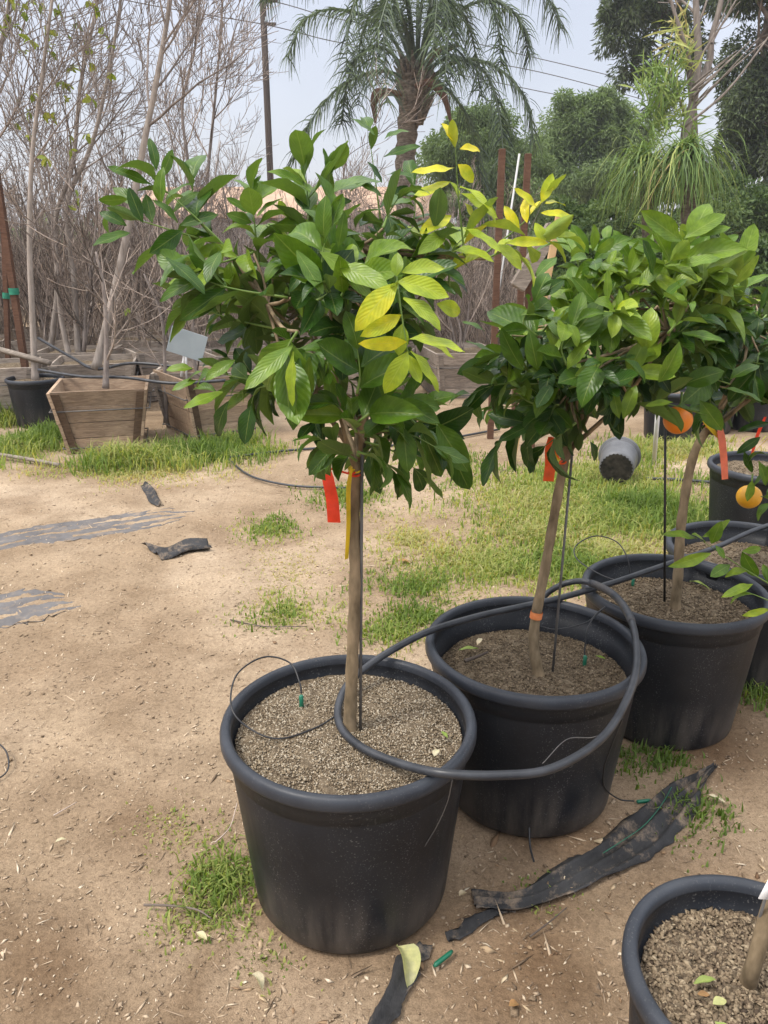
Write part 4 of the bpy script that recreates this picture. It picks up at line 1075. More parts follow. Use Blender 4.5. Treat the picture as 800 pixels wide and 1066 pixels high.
grass('grass', [(730, 845, 26, 18, 380, .035, .35), (686, 788, 16, 10, 420, .04, .25), (650, 795, 12, 10, 200, .04, .35), (780, 722, 22, 16, 700, .05, .25), (560, 925, 25, 10, 90, .02, .4), (710, 875, 20, 10, 120, .02, .5), (500, 600, 40, 14, 500, .035, .5)], 74)

# ------------------------------------------------------------------ wooden planter boxes
def make_box(label, W=.70, B=.54, H=.56, wood='wood', seed=0, group='wooden planter boxes', soil=.07, strap=True):
    rng = np.random.RandomState(seed)
    t = thing('planter_box', (0, 0, 0), label, 'planter', group)
    for k in range(4):
        p = MB(); rot = np.array([[math.cos(k*math.pi/2), -math.sin(k*math.pi/2), 0], [math.sin(k*math.pi/2), math.cos(k*math.pi/2), 0], [0, 0, 1]])
        nP = 4
        for i in range(nP):
            z0, z1 = H*i/nP+.003, H*(i+1)/nP-.002
            h0, h1 = (B+(W-B)*z0/H)/2, (B+(W-B)*z1/H)/2
            ext = .035 if k % 2 else -.004
            j = rng.uniform(-.008, .008)
            th = .022
            vv = []
            for (zz, hh) in ((z0, h0), (z1, h1)):
                vv += [(-hh-ext+j, -hh, zz), (hh+ext+j, -hh, zz), (hh+ext+j, -hh+th, zz), (-hh-ext+j, -hh+th, zz)]
            vv = np.array(vv)+rng.normal(0, .0015, (8, 3))
            p.add(vv @ rot.T, [(3, 2, 1, 0), (4, 5, 6, 7), (0, 1, 5, 4), (1, 2, 6, 5), (2, 3, 7, 6), (3, 0, 4, 7)], 0, rng.uniform(0, 1))
        p.build('side_panel', M[wood], t, smooth=False)
    for k in range(4):
        rot = np.array([[math.cos(k*math.pi/2), -math.sin(k*math.pi/2), 0], [math.sin(k*math.pi/2), math.cos(k*math.pi/2), 0], [0, 0, 1]])
        for s_ in (-1, 1):
            p = MB(); vv = []
            for (zz, hh) in ((.0, B/2), (H-.015, W/2-.003)):
                bw = .040; x = s_*(hh-.040)
                vv += [(x-bw, -hh-.024, zz), (x+bw, -hh-.024, zz), (x+bw, -hh-.0025, zz), (x-bw, -hh-.0025, zz)]
            p.add(np.array(vv) @ rot.T, [(3, 2, 1, 0), (4, 5, 6, 7), (0, 1, 5, 4), (1, 2, 6, 5), (2, 3, 7, 6), (3, 0, 4, 7)], 0, rng.uniform(0, 1))
            if k % 2 == 0: p.build('corner_batten', M['dark_wood'] if wood == 'wood' else M[wood], t, smooth=False)
    if strap:
        for zf in (.10, .70):
            hh = (B+(W-B)*zf)/2+.028; z = H*zf
            q = [(-hh, -hh, z), (hh, -hh, z), (hh, hh, z), (-hh, hh, z), (-hh, -hh, z)]
            s_ = MB()
            for a_, b_ in zip(q[:-1], q[1:]): s_.tube([a_, b_], .0055, 5)
            s_.build('wire_band', M['wire'], t)
    hs = (B+(W-B)*(H-soil)/H)/2-.024
    g = np.linspace(-hs, hs, 12); GX, GY = np.meshgrid(g, g, indexing='ij')
    sv = np.stack([GX, GY, H-soil+rng.normal(0, .006, GX.shape)], -1).reshape(-1, 3)
    q = (np.arange(11)[:, None]*12+np.arange(11)[None, :]).ravel()
    MB().add(sv, [(int(k), int(k+12), int(k+13), int(k+1)) for k in q]).build('soil', M['soil'], t)
    return t
bx1 = make_box('brown planter box with dark corner battens nearest the grass strip', .74, .56, .51, 'wood', 3, soil=.15)
p_ = pz(100, 470); bx1.location = (p_[0], p_[1]+.30, -.01); bx1.rotation_euler = (0, 0, R(15))
bx2 = make_box('brown planter box half hidden behind the front tree leaves', .72, .54, .54, 'wood', 5, soil=.08)
p_ = pz(214, 456); bx2.location = (p_[0], p_[1]+.28, -.01); bx2.rotation_euler = (0, 0, R(34))
bx3 = make_box('grey weathered planter box between the black pot and the brown box', .80, .62, .50, 'old_wood', 7, soil=.06)
p_ = pz(62, 442); bx3.location = (-2.95, 7.95, -.01); bx3.rotation_euler = (0, 0, R(14))
bx4 = make_box('grey weathered planter box behind the two brown boxes', .80, .62, .52, 'old_wood', 9, soil=.05, strap=True)
bx4.location = (-1.70, 7.25, -.01); bx4.rotation_euler = (0, 0, R(6))
bx5 = make_box('grey planter box at the left edge behind the leaning stake', .80, .62, .52, 'old_wood', 11, soil=.05)
bx5.location = (-3.75, 7.45, -.01); bx5.rotation_euler = (0, 0, R(20))
index_kids()
rng = np.random.RandomState(17)
spots = []
for r_i, yy in enumerate((8.6, 9.9, 11.4, 13.2, 15.2)):
    for xx in np.arange(-5.6-r_i*.8, .9+r_i*.35, 1.05+r_i*.08):
        spots.append((xx+rng.uniform(-.18, .18), yy+rng.uniform(-.25, .25)))
BOXPOS = list(spots)
for k, (x, y) in enumerate(spots):
    c = copy_tree(bx4)
    c.location = (x, y, -.01); c.rotation_euler = (R(rng.uniform(-3, 3)), R(rng.uniform(-3, 3)), R(rng.uniform(-28, 28)))
    c['label'] = 'grey planter box in the crowded rows under the bare saplings'
    c['group'] = 'grey planter boxes in the back rows'

lp = make_pot((-3.206, 7.082), .255, .44, .04, 'black pot with a bare pale trunk beside the brown box', 900, seed=18, bias=.1)

# ------------------------------------------------------------------ bare trees
def grow(out, rng, p, d, L, r, depth, wander=.18, trop=.22, kids=(4, 6), ang=(.45, .95), seg=7, shrink=(.45, .72), low=.22):
    P = [np.array(p, float)]; d = np.array(d, float)/np.linalg.norm(d)
    for i in range(seg):
        d = d+rng.normal(0, wander, 3)*.5+np.array([0, 0, trop*.35]); d /= np.linalg.norm(d)
        P.append(P[-1]+d*L/seg)
    P = np.array(P); rad = np.linspace(r, max(r*.32, .0014), len(P))
    out.append((P, rad, depth))
    if depth <= 0: return
    for k in range(rng.randint(kids[0], kids[1]+1)):
        t = rng.uniform(low, .97); i = min(int(t*seg), seg-1); f = t*seg-i
        q = P[i]*(1-f)+P[i+1]*f; T = P[i+1]-P[i]; T /= np.linalg.norm(T)
        a = rng.normal(0, 1, 3); a -= T*np.dot(a, T); a /= np.linalg.norm(a)+1e-9
        an = rng.uniform(*ang)
        grow(out, rng, q, T*math.cos(an)+a*math.sin(an), L*rng.uniform(*shrink)*(1.1-.5*t), rad[i]*rng.uniform(.45, .65), depth-1, wander, trop, kids, ang, max(4, seg-1), shrink, low)

def bare_tree(label, path, r, seed, limbs, group='bare trees in the boxes', leafy=0, mat='pale_bark', base=None, depth=2, limb_len=(.6, 1.1), limb_from=.4, kids=(6, 9)):
    rng = np.random.RandomState(seed)
    P = smooth_path(path, 8); org = P[0].copy()
    t = thing('bare_tree', tuple(org), label, 'tree', group)
    rad = np.linspace(r, r*.35, len(P)); rad[:3] *= np.array([1.25, 1.12, 1.05])
    MB().tube(P, rad, 9, var=rng.uniform(.3, .8)).build('trunk', M[mat], t, org)
    br = MB(); out = []
    for k in range(limbs):
        f = limb_from+(1-limb_from)*(k+rng.uniform(0, 1))/limbs; i = min(int(f*(len(P)-1)), len(P)-2)
        T = P[i+1]-P[i]; T /= np.linalg.norm(T); a = rng.normal(0, 1, 3); a -= T*np.dot(a, T); a /= np.linalg.norm(a)
        an = rng.uniform(.4, .85)
        grow(out, rng, P[i], T*math.cos(an)+a*math.sin(an), rng.uniform(*limb_len), rad[i]*.55, depth, kids=kids)
    for (q, rr, dp) in out: br.tube(q, np.maximum(rr*.85, .0026), 6 if dp >= 1 else 4, var=rng.uniform(0, 1), cap=False)
    br.build('branches', M['twig'] if mat != 'pale_bark' else M['grey_bark'], t, org)
    if leafy:
        F = Foliage(seed+1); tips = [q for (q, rr, dp) in out if dp <= 1]
        for _ in range(leafy):
            q = tips[rng.randint(len(tips))]; p = q[rng.randint(1, len(q))]
            for m in range(rng.randint(2, 5)):
                F.leaf(p, rng.normal(0, .6, 3)+[0, 0, -.7], rng.normal(0, .4, 3)+[0, -.4, .6], rng.uniform(.05, .09), var=rng.uniform(0, 1))
        F.build('young_leaves', M['bud_leaf'], t, org)
    return t
def px_path(pts, Y, ys=None): return [at(x, y, Y if ys is None else ys[i]) for i, (x, y) in enumerate(pts)]
q = np.array([-3.206, 7.082, .39])
bare_tree('bare tree with pale straight trunk growing from the black pot', [q]+px_path([(34, 330), (31, 250), (34, 160), (44, 80), (56, -10)], 7.08), .030, 101, 11, leafy=70, limb_len=(.7, 1.3), depth=2)
bare_tree('bare sapling with low spreading twigs in the brown box nearest the grass', [np.array([bx1.location.x+.03, bx1.location.y, .46])]+px_path([(111, 350), (108, 300), (100, 262)], bx1.location.y), .024, 102, 9, limb_len=(.45, .8), limb_from=.12, depth=1, mat='grey_bark', leafy=2)
bare_tree('bare tree with thick leaning grey trunk behind the brown box', px_path([(100, 384), (116, 318), (133, 240), (150, 150), (163, 85), (176, 10), (185, -60)], 7.3), .040, 103, 9, limb_len=(.6, 1.2), limb_from=.55, depth=2)
bare_tree('bare tree with thin straight trunk left of the leaning grey one', px_path([(82, 372), (77, 290), (70, 215), (92, 160), (104, 120), (120, 40), (130, -30)], 8.7), .033, 104, 10, limb_len=(.8, 1.4), limb_from=.35)
bare_tree('bare forking tree behind the pale trunk of the black pot', px_path([(52, 372), (60, 300), (58, 230), (76, 170), (84, 90), (100, 10), (110, -60)], 8.9), .033, 105, 10, limb_len=(.8, 1.5), limb_from=.35)
bare_tree('bare tree at the left edge with green budding leaves', px_path([(-25, 390), (-22, 280), (-15, 170), (-4, 80), (10, 0), (18, -70)], 7.6), .032, 106, 12, limb_len=(.7, 1.4), leafy=110)
bare_tree('slender dark bare tree with upright twigs, seen left of the utility pole', px_path([(225, 330), (214, 250), (216, 190), (222, 125), (228, 60), (232, 0), (236, -50)], 10.5), .026, 107, 13, limb_len=(.7, 1.3), limb_from=.38, mat='grey_bark')
bare_tree('short bare sapling between the two brown boxes', px_path([(173, 440), (172, 380), (168, 330), (150, 285)], 6.75, None), .020, 108, 7, limb_len=(.4, .7), limb_from=.3, depth=1, mat='grey_bark')
bare_tree('bare tree with curving limbs behind the half hidden brown box', px_path([(180, 350), (188, 260), (196, 180), (190, 110), (205, 40), (210, -40)], 10.2), .028, 109, 11, limb_len=(.7, 1.4), limb_from=.3, mat='grey_bark')
bare_tree('bare sapling in the half hidden brown box beside the grey panel', [np.array([bx2.location.x-.02, bx2.location.y, .45])]+px_path([(203, 380), (200, 330), (196, 300)], bx2.location.y), .022, 110, 7, limb_len=(.4, .7), limb_from=.2, depth=1, mat='grey_bark')

# crowded saplings of the rows behind: a few kinds, copied
protos = []
for k in range(6):
    rng = np.random.RandomState(200+k)
    t = thing('bare_sapling', (0, 0, 0), 'bare twiggy sapling in the crowded back rows of boxes', 'tree', 'bare saplings in the back rows')
    tr, br = MB(), MB(); out = []
    for s_ in range(rng.randint(3, 5)):
        d = np.array([rng.normal(0, .16), rng.normal(0, .16), 1.0])
        grow(out, rng, (rng.normal(0, .06), rng.normal(0, .06), .42), d, rng.uniform(1.7, 2.3), rng.uniform(.018, .028), 3, .16, .25, (5, 8), (.3, .8), 7, (.34, .6), .06)
    for (q, rr, dp) in out:
        if dp == 3: tr.tube(q, rr, 7, var=rng.uniform(.2, 1))
        else: br.tube(q, np.maximum(rr, .0032), 3 if dp < 2 else 4, var=rng.uniform(0, 1), cap=False)
    tr.build('trunk', M['grey_bark'], t); br.build('branches', M['twig'], t)
    protos.append(t)
index_kids()
rng = np.random.RandomState(23)
used = [False]*6
places = [(x, y, rng.uniform(.72, 1.0)) for (x, y) in BOXPOS]
for yy in (12.2, 14.2, 16.5, 19.0):
    for xx in np.arange(-10.5, 2.2, 1.45): places.append((xx+rng.uniform(-.3, .3), yy+rng.uniform(-.4, .4), rng.uniform(.75, 1.08)))
for (x, y, s_) in places:
    k = rng.randint(6)
    c = protos[k] if not used[k] else copy_tree(protos[k]); used[k] = True
    c.location = (x, y, -.01); c.rotation_euler = (0, 0, rng.uniform(0, 6.28))
    s_ = s_*(.8 if x > -.3 else .84 if x/y > -.27 else 1.0); c.scale = (s_*1.05, s_*1.05, s_)

# tangle of thin dead twigs through the rows: nobody could count it
def brush(name, n, xr, yr, zr, seed):
    rng = np.random.RandomState(seed)
    y = rng.uniform(*yr, n); x = xr[0]*(y/yr[1])**.6 + (xr[1]-xr[0]*(y/yr[1])**.6)*rng.uniform(0, 1, n); L = rng.uniform(.5, 1.3, n)
    top = zr[1]*(.72+.28*np.sin(x*2.3+y)*np.sin(x*.9-1.7*y)); z = zr[0]+(top-L*.7-zr[0])*rng.uniform(0, 1, n)
    P = np.stack([x, y, np.maximum(z, zr[0])], -1)
    d = np.stack([rng.normal(0, .34, n), rng.normal(0, .30, n), np.ones(n)], -1); d /= np.linalg.norm(d, axis=1)[:, None]
    bend = rng.normal(0, .16, (n, 3)); rr = rng.uniform(.003, .0065, n)[:, None]
    rings = []
    a = np.array([0, 2.094, 4.189])
    for t, k in ((0, 1.0), (.5, .75), (1.0, .35)):
        c = P+d*(L*t)[:, None]+bend*(L*t*t)[:, None]
        for q in a: rings.append(c+np.array([math.cos(q), math.sin(q), 0])*rr*k)
    V = np.stack(rings, 1).reshape(-1, 3)
    F = [[k*3+i, k*3+(i+1) % 3, k*3+3+(i+1) % 3, k*3+3+i] for k in range(2) for i in range(3)]
    F = (np.array(F)[None]+9*np.arange(n)[:, None, None]).reshape(-1, 4)
    return tag(mesh_obj(name, V, F, M['twig'], None, None, True, np.repeat(rng.uniform(0, 1, n), 9)), kind='stuff')
brush('dry_twigs', 8500, (-13, .6), (9.2, 19), (.45, 2.25), 611)
brush('dry_twigs', 5000, (-.6, 1.9), (9.5, 16), (.1, 1.9), 612)

# bare standard trees with clear trunks in the nearer rows
stp = []
for k, r_ in enumerate((.030, .024, .034)):
    rng = np.random.RandomState(700+k); h0 = rng.uniform(.9, 1.4)
    t = bare_tree('bare tree with a clear pale trunk standing in the grey box rows', [(0, 0, .40), (rng.normal(0, .04), .0, .40+h0*.5), (rng.normal(0, .08), .02, .40+h0), (rng.normal(0, .15), .0, .4+h0*1.5), (rng.normal(0, .2), 0, .4+h0*1.5+1.0)], r_, 710+k, 9, group='bare trees with clear trunks in the back rows', limb_len=(.7, 1.2), limb_from=.42, kids=(4, 7), mat=('pale_bark', 'grey_bark', 'pale_bark')[k])
    stp.append(t)
index_kids(); rng = np.random.RandomState(33)
for n_, (x, y) in enumerate([p for p in BOXPOS if p[1] < 12.2][::1]):
    if n_ % 5 == 4: continue
    c = stp[n_] if n_ < 3 else copy_tree(stp[rng.randint(3)])
    c.location = (x+rng.uniform(-.12, .12), y+rng.uniform(-.1, .1), .40); c.rotation_euler = (rng.normal(0, .05), rng.normal(0, .05), rng.uniform(0, 6.28)); s_ = rng.uniform(.8, 1.1)*(.72 if x > -.6 else 1); c.scale = (s_, s_, s_)

# ------------------------------------------------------------------ stakes and boards
def down(a, b_):      # carry the line from b_ through a on into the earth
    a, b_ = np.asarray(a), np.asarray(b_); return b_+(a-b_)*((b_[2]+.06)/(b_[2]-a[2]))
def stake(label, a, b_, w, mat, tie=None, name='wooden_stake'):
    a, b_ = np.asarray(a), np.asarray(b_); d = b_-a; L = np.linalg.norm(d); d /= L
    x = np.cross(d, [0, 1.0, 0]); x /= np.linalg.norm(x); y = np.cross(d, x)
    Mx = np.stack([x, y, d], 1)
    t = thing(name, tuple(a), label, 'stake', 'wooden stakes')
    MB().box(d*L/2, (w, w, L), M=Mx).build('post', M[mat], t, smooth=False)
    if tie is not None:
        c = d*L*tie; MB().tube([c-d*.03, c, c+d*.03], w*.82, 10, cap=False).build('tie', M['green_tie'], t)
    return t
stake('rusty brown stake with green tie leaning at the left edge', down(at(27, 386, 7.5), at(-6, 165, 7.5)), at(-6, 165, 7.5), .055, 'rust_wood', .52)
stake('thin brown stake standing behind the leaning rusty one', down(at(9, 380, 8.3), at(4, 225, 8.3)), at(4, 225, 8.3), .045, 'rust_wood', .6)
stake('tallest rust brown stake left of the white rod', down(at(517, 300, 6.5), at(523, 155, 6.5)), at(523, 155, 6.5), .050, 'rust_wood', name='wooden_stake')
stake('rust brown stake behind the yellow shoot and white rod', down(at(541, 330, 6.8), at(550, 160, 6.8)), at(550, 160, 6.8), .050, 'rust_wood')
stake('stout rusty post standing lower behind the two crowns', down(at(552, 400, 6.2), at(551, 285, 6.2)), at(551, 285, 6.2), .062, 'rust_wood')
stake('orange bamboo cane leaning behind the two crowns', down(at(566, 310, 5.6), at(583, 222, 5.6)), at(583, 222, 5.6), .045, 'bamboo')
stake('grey board slanting across the rusty stakes', at(538, 300, 6.10), at(577, 235, 6.10), .11, 'old_wood')
rod('garden_rod', 'thin white rod between the rusty stakes', down(at(526, 260, 9.1), at(541, 160, 9.1)), at(541, 160, 9.1), .011, M['dull_white'], 'rod')
rod('white_stick', 'pale stick standing by the pots behind the orange fruit', pz(681, 482, .0), at(686, 415, 5.2), .016, M['white_paint'], 'stick')
rod('plant_marker', 'white marker stake in the box beside the grey panel', np.array([bx2.location.x-.20, bx2.location.y+.02, .43]), np.array([bx2.location.x-.18, bx2.location.y+.02, .74]), .009, M['white_paint'], 'marker')
pn = thing('sign_panel', tuple(at(195, 385, 6.4)), 'blank pale grey panel tilted on a short stick above the brown boxes', 'sign')
c = at(195, 358, 6.4)
MB().box(c, (.30, .012, .21), M=np.array([[.95, 0, .31], [0, 1, 0], [-.31, 0, .95]])).build('panel', M['grey_panel'], pn, pn.location, smooth=False)
MB().tube([at(189, 392, 6.42), at(193, 362, 6.42)], .012, 6).build('stick', M['white_paint'], pn, pn.location)
hose('irrigation_hose', 'black hose strung across the tops of the brown boxes', [at(40, 385, 6.7), at(85, 392, 6.5), at(130, 393, 6.3), at(180, 399, 6.15), at(235, 396, 6.2)], .013, M['hose'], sides=8)
hose('irrigation_hose', 'black hose sagging between grey boxes behind the bare trunks', [at(40, 352, 8), at(75, 372, 7.6), at(100, 384, 7.3), at(140, 378, 7.1), at(200, 384, 7.0)], .014, M['hose'], sides=8)
rod('loose_board', 'pale narrow board lying over the grey boxes at the left edge', at(-15, 360, 7.3), at(52, 378, 6.95), .028, M['old_wood'], 'board', sides=4)

# ------------------------------------------------------------------ generic leafy trees behind
def cloud_leaves(rng, centers, n, ll, lw, hang=.5, var=(0, 1)):
    """diamond leaves through ellipsoid clumps: centers = [(c, r, weight, varshift)]"""
    wts = np.array([c[2] for c in centers], float); wts /= wts.sum()
    k = rng.choice(len(centers), n, p=wts)
    C = np.array([c[0] for c in centers])[k]; Rr = np.array([c[1] for c in centers])[k]; vs = np.array([c[3] for c in centers])[k]
    d = rng.normal(0, 1, (n, 3)); d /= np.linalg.norm(d, axis=1)[:, None]
    rad = rng.uniform(0, 1, n)**.42
    # small bunches
    P = C+d*rad[:, None]*Rr
    dirv = d*.8+rng.normal(0, .6, (n, 3)); dirv[:, 2] -= hang; dirv /= np.linalg.norm(dirv, axis=1)[:, None]
    x = np.cross(dirv, rng.normal(0, 1, (n, 3))); x /= np.linalg.norm(x, axis=1)[:, None]+1e-9
    nn = np.cross(x, dirv)
    L = (ll*rng.uniform(.6, 1.3, n))[:, None]; W = (lw*rng.uniform(.7, 1.3, n))[:, None]
    V = np.stack([P, P+dirv*L*.45+x*W*.5+nn*W*.15, P+dirv*L+nn*-L*.08, P+dirv*L*.45-x*W*.5+nn*W*.15], 1).reshape(-1, 3)
    F = np.arange(n*4).reshape(-1, 4)
    v = np.clip(vs+rng.uniform(var[0], var[1], n)*.6+.2*rng.normal(0, .3, n), 0, 1)
    return V, F, np.repeat(v, 4)

def leafy_tree(name, label, base, top_h, clumps, n, ll, lw, mat, seed, trunk_r=.25, hang=.5, group='trees behind the nursery', trunk_mat='tree_trunk', trunk_pts=None, cat='tree', var=(0, 1), sub=6, soft=1.0):
    rng = np.random.RandomState(seed); base = np.asarray(base, float)
    t = thing(name, tuple(base), label, cat, group)
    tb = MB(); allc = []
    pts = trunk_pts if trunk_pts is not None else [base, base+[rng.normal(0, .05)*top_h, 0, top_h*.35], base+[rng.normal(0, .06)*top_h, rng.normal(0, .05)*top_h, top_h*.7]]
    TP = smooth_path(pts, 8); tb.tube(TP, np.linspace(trunk_r, trunk_r*.45, len(TP)), 9)
    lm = MB()
    for (c, r, w) in clumps:
        c = np.asarray(c, float); r = np.asarray(r, float)*np.ones(3)
        i = rng.randint(len(TP)//2, len(TP)); pth = curve_to(TP[i], c, rng, .08)
        lm.tube(pth, np.linspace(trunk_r*.32, trunk_r*.08, len(pth)), 6)
        for _ in range(sub):
            dd = rng.normal(0, 1, 3); dd /= np.linalg.norm(dd); cc = c+dd*r*rng.uniform(.35, 1.0)
            allc.append((cc, r*rng.uniform(.22, .48)*soft, w*rng.uniform(.5, 1.2), rng.uniform(-.12, .30)))
            lm.tube(curve_to(c, cc, rng, .05), np.linspace(trunk_r*.09, trunk_r*.03, 13), 4)
    tb.build('trunk', M[trunk_mat], t, base); lm.build('limbs', M[trunk_mat], t, base)
    V, F, v = cloud_leaves(rng, allc, n, ll, lw, hang, var)
    mesh_obj('crown', V-base, F, M[mat], t, None, False, v)
    return t
def sph(px, py, Y, rx, ry, w=1.0, rz=None):
    c = at(px, py, Y); s_ = Y/FPX*1.0
    return (c, (rx*s_, rx*s_ if rz is None else rz, ry*s_), w)
def gb(px, Y): return np.array([at(px, 400, Y)[0], Y, -.02])

# eucalyptus and the big dark tree at the right
leafy_tree('eucalyptus_tree', 'tall dark dense eucalyptus filling the right edge', gb(800, 20), 11, [sph(790, 40, 20, 48, 60, 1.3), sph(800, 130, 20, 52, 60, 1.3), sph(790, 210, 20, 45, 45, 1), sph(850, 60, 20, 60, 90, 1.2), sph(850, 190, 20, 60, 60, 1), sph(770, -30, 20, 50, 50, 1), sph(830, -80, 20, 70, 60, 1), sph(790, 275, 19.5, 50, 40, .8), sph(765, 150, 20.5, 30, 80, .6)],
           95000, .125, .04, 'euc_leaf', 301, .35, .7, var=(0, .55), sub=9)
leafy_tree('eucalyptus_tree', 'airy eucalyptus with thin hanging foliage and sky showing through', gb(700, 24), 11, [sph(655, 25, 24, 30, 30, 1), sph(690, 10, 24, 30, 30, .7), sph(668, 70, 24, 26, 24, .5), sph(640, 5, 24, 18, 26, .6), sph(720, -20, 24, 50, 40, .8), sph(655, -50, 24, 50, 40, .8), sph(700, 60, 24, 30, 30, .5), sph(685, 110, 24, 18, 26, .25)],
           17000, .19, .04, 'euc_leaf', 302, .13, .9, sub=9, trunk_pts=[gb(715, 24), at(722, 120, 24), at(712, 40, 24), at(700, -40, 24)])
# rounded pepper trees
leafy_tree('pepper_tree', 'rounded grey green feathery tree under the power lines', gb(612, 30), 6, [sph(612, 125, 30, 34, 30, 1), sph(580, 160, 30, 34, 32, 1), sph(640, 150, 30, 28, 34, 1), sph(600, 195, 29.5, 56, 30, 1.1), sph(625, 105, 30, 20, 14, .4)],
           75000, .17, .045, 'pepper_leaf', 303, .3, .9, sub=16, soft=1.35)
leafy_tree('pepper_tree', 'lower feathery tree just right of the palm trunk', gb(495, 27), 5, [sph(500, 135, 27, 34, 26, 1), sph(480, 175, 27, 40, 34, 1), sph(530, 175, 27, 38, 36, 1), sph(520, 215, 26.5, 50, 26, .9)],
           55000, .16, .045, 'pepper_leaf', 304, .25, .9, sub=16, soft=1.35, var=(0, .7))
# shrubs between
shr = [('dark glossy shrub behind the leaning cane', 600, 270, 9.5, 46, 36, 305, 'far_leaf', 6500, (0, .7)), ('dim shrub below the rounded feathery tree', 615, 225, 14, 50, 26, 306, 'far_leaf', 7000, (.1, .9)),
       ('dark shrub under the strap leaved plants', 690, 275, 10, 60, 40, 307, 'far_leaf', 7000, (0, .6)), ('dark bushy shrub at the foot of the tall eucalyptus', 775, 270, 11, 60, 45, 308, 'far_leaf', 8000, (0, .5)),
       ('dark shrub low behind the round crowned citrus', 640, 330, 8.5, 70, 46, 309, 'far_leaf', 8000, (0, .5)), ('dim mass of foliage behind the strap leaved plants', 705, 205, 16, 70, 46, 311, 'far_leaf', 9000, (0, .6)), ('dark shrub between the strap leaves and the tall eucalyptus', 765, 215, 15.5, 60, 46, 312, 'far_leaf', 8000, (0, .5)),
       ('dark shrub behind the curved citrus tree', 760, 360, 7.5, 66, 54, 310, 'far_leaf', 9000, (0, .5))]
for (lb, px, py, Y_, rx, ry, sd, mt, n, vr) in shr:
    leafy_tree('shrub', lb, gb(px, Y_), 1.6, [sph(px, py, Y_, rx*.6, ry*.6, 1), sph(px-rx*.5, py+5, Y_, rx*.5, ry*.6, 1), sph(px+rx*.5, py+5, Y_, rx*.5, ry*.6, 1), sph(px, py+ry*.6, Y_-.3, rx*.9, ry*.5, 1)],
               n, .095, .038, mt, sd, .05, .2, group='shrubs behind the citrus trees', cat='shrub', var=vr, sub=8)

# black pots standing in the shade
for (px, py, lb, sd) in ((705, 462, 'black pot in shade right below the orange fruit', 31), (748, 455, 'black pot in shade behind the salmon ribbon', 32), (795, 452, 'black pot in shade at the right edge of the grass', 33)):
    q = pz(px, py); make_pot((q[0], q[1]+.25), .24, .42, .05, lb, 200, seed=sd)

# strap leaved plants
def strap_plant(label, px, py, Y_, seed, n, length, r_trunk=.16, dirbias=(0, 0, 0)):
    rng = np.random.RandomState(seed); base = gb(px, Y_); top = at(px, py, Y_)
    t = thing('strap_leaf_plant', tuple(base), label, 'plant', 'strap leaved plants')
    TP = smooth_path([base, base*.5+top*.5+[.06, 0, 0], top], 8)
    MB().tube(TP, np.linspace(r_trunk, r_trunk*.6, len(TP)), 9).build('trunk', M['palm_trunk'], t, base)
    V, F, vr = [], [], []; o = 0
    for i in range(n):
        az = rng.uniform(0, 6.28); L = length*rng.uniform(.6, 1.1); el = rng.uniform(-.1, 1.1)
        d = np.array([math.cos(az)*math.cos(el), math.sin(az)*math.cos(el), math.sin(el)]); p = top+rng.normal(0, .08, 3)
        w = np.cross(d, [0, 0, 1.0]); w /= np.linalg.norm(w); wd = rng.uniform(.009, .018)
        seg = 8; v0 = np.clip(rng.normal(.40, .24), 0, 1)
        for k in range(seg+1):
            ww = wd*(1-.85*k/seg); nn = np.cross(w, d)
            V += [p-w*ww, p+w*ww]; vr += [v0, v0]
            d = d+np.array([0, 0, -.40*rng.uniform(.5, 1.5)])+rng.normal(0,.17,3); d /= np.linalg.norm(d)
            p = p+d*L/seg
        for k in range(seg): F.append((o+2*k, o+2*k+1, o+2*k+3, o+2*k+2))
        o += 2*(seg+1)
    mesh_obj('leaves', np.array(V)-base, np.array(F), M['strap_leaf'], t, None, True, np.array(vr))
    return t
strap_plant('fountain of long drooping strap leaves below the forking pale trunk', 714, 160, 12, 401, 400, 1.28)
strap_plant('drooping strap leaved plant left of the larger fountain', 672, 168, 12.6, 402, 320, 1.2)

# pale forking tree above the strap leaves, with a dead bent frond
fk = thing('forking_tree', tuple(gb(716, 13)), 'pale bare forking trunk rising above the strap leaves', 'tree')
o_ = np.array(fk.location); b = MB()
b.tube(smooth_path([gb(716, 13), at(714, 200, 13), at(714, 140, 13), at(722, 105, 13), at(727, 60, 13), at(725, 10, 13), at(722, -50, 13)], 8), np.linspace(.092, .036, 49), 10)
b.build('trunk', M['pale_bark'], fk, o_)
b = MB(); rng = np.random.RandomState(77); out = []
b.tube(smooth_path([at(722, 100, 13), at(738, 66, 13.1), at(741, 40, 13.1), at(750, 5, 13.1), at(756, -40, 13.1)], 6), np.linspace(.06, .03, 25), 8)
b.tube(smooth_path([at(720, 70, 13), at(708, 30, 12.9), at(700, 5, 12.9), at(690, -30, 12.9)], 6), np.linspace(.035, .018, 19), 7)
for (px, py, dx) in ((725, 30, .2), (741, 45, .5), (708, 30, -.4), (728, 60, .6), (724, 15, -.5), (715, 120, -.6)):
    grow(out, rng, at(px, py, 13), (dx, rng.normal(0, .3), .6), .8, .022, 1)
for (q, rr, dp) in out: b.tube(q, np.maximum(rr, .006), 5, cap=False)
b.build('limbs', M['pale_bark'], fk, o_)
F = Foliage(88)
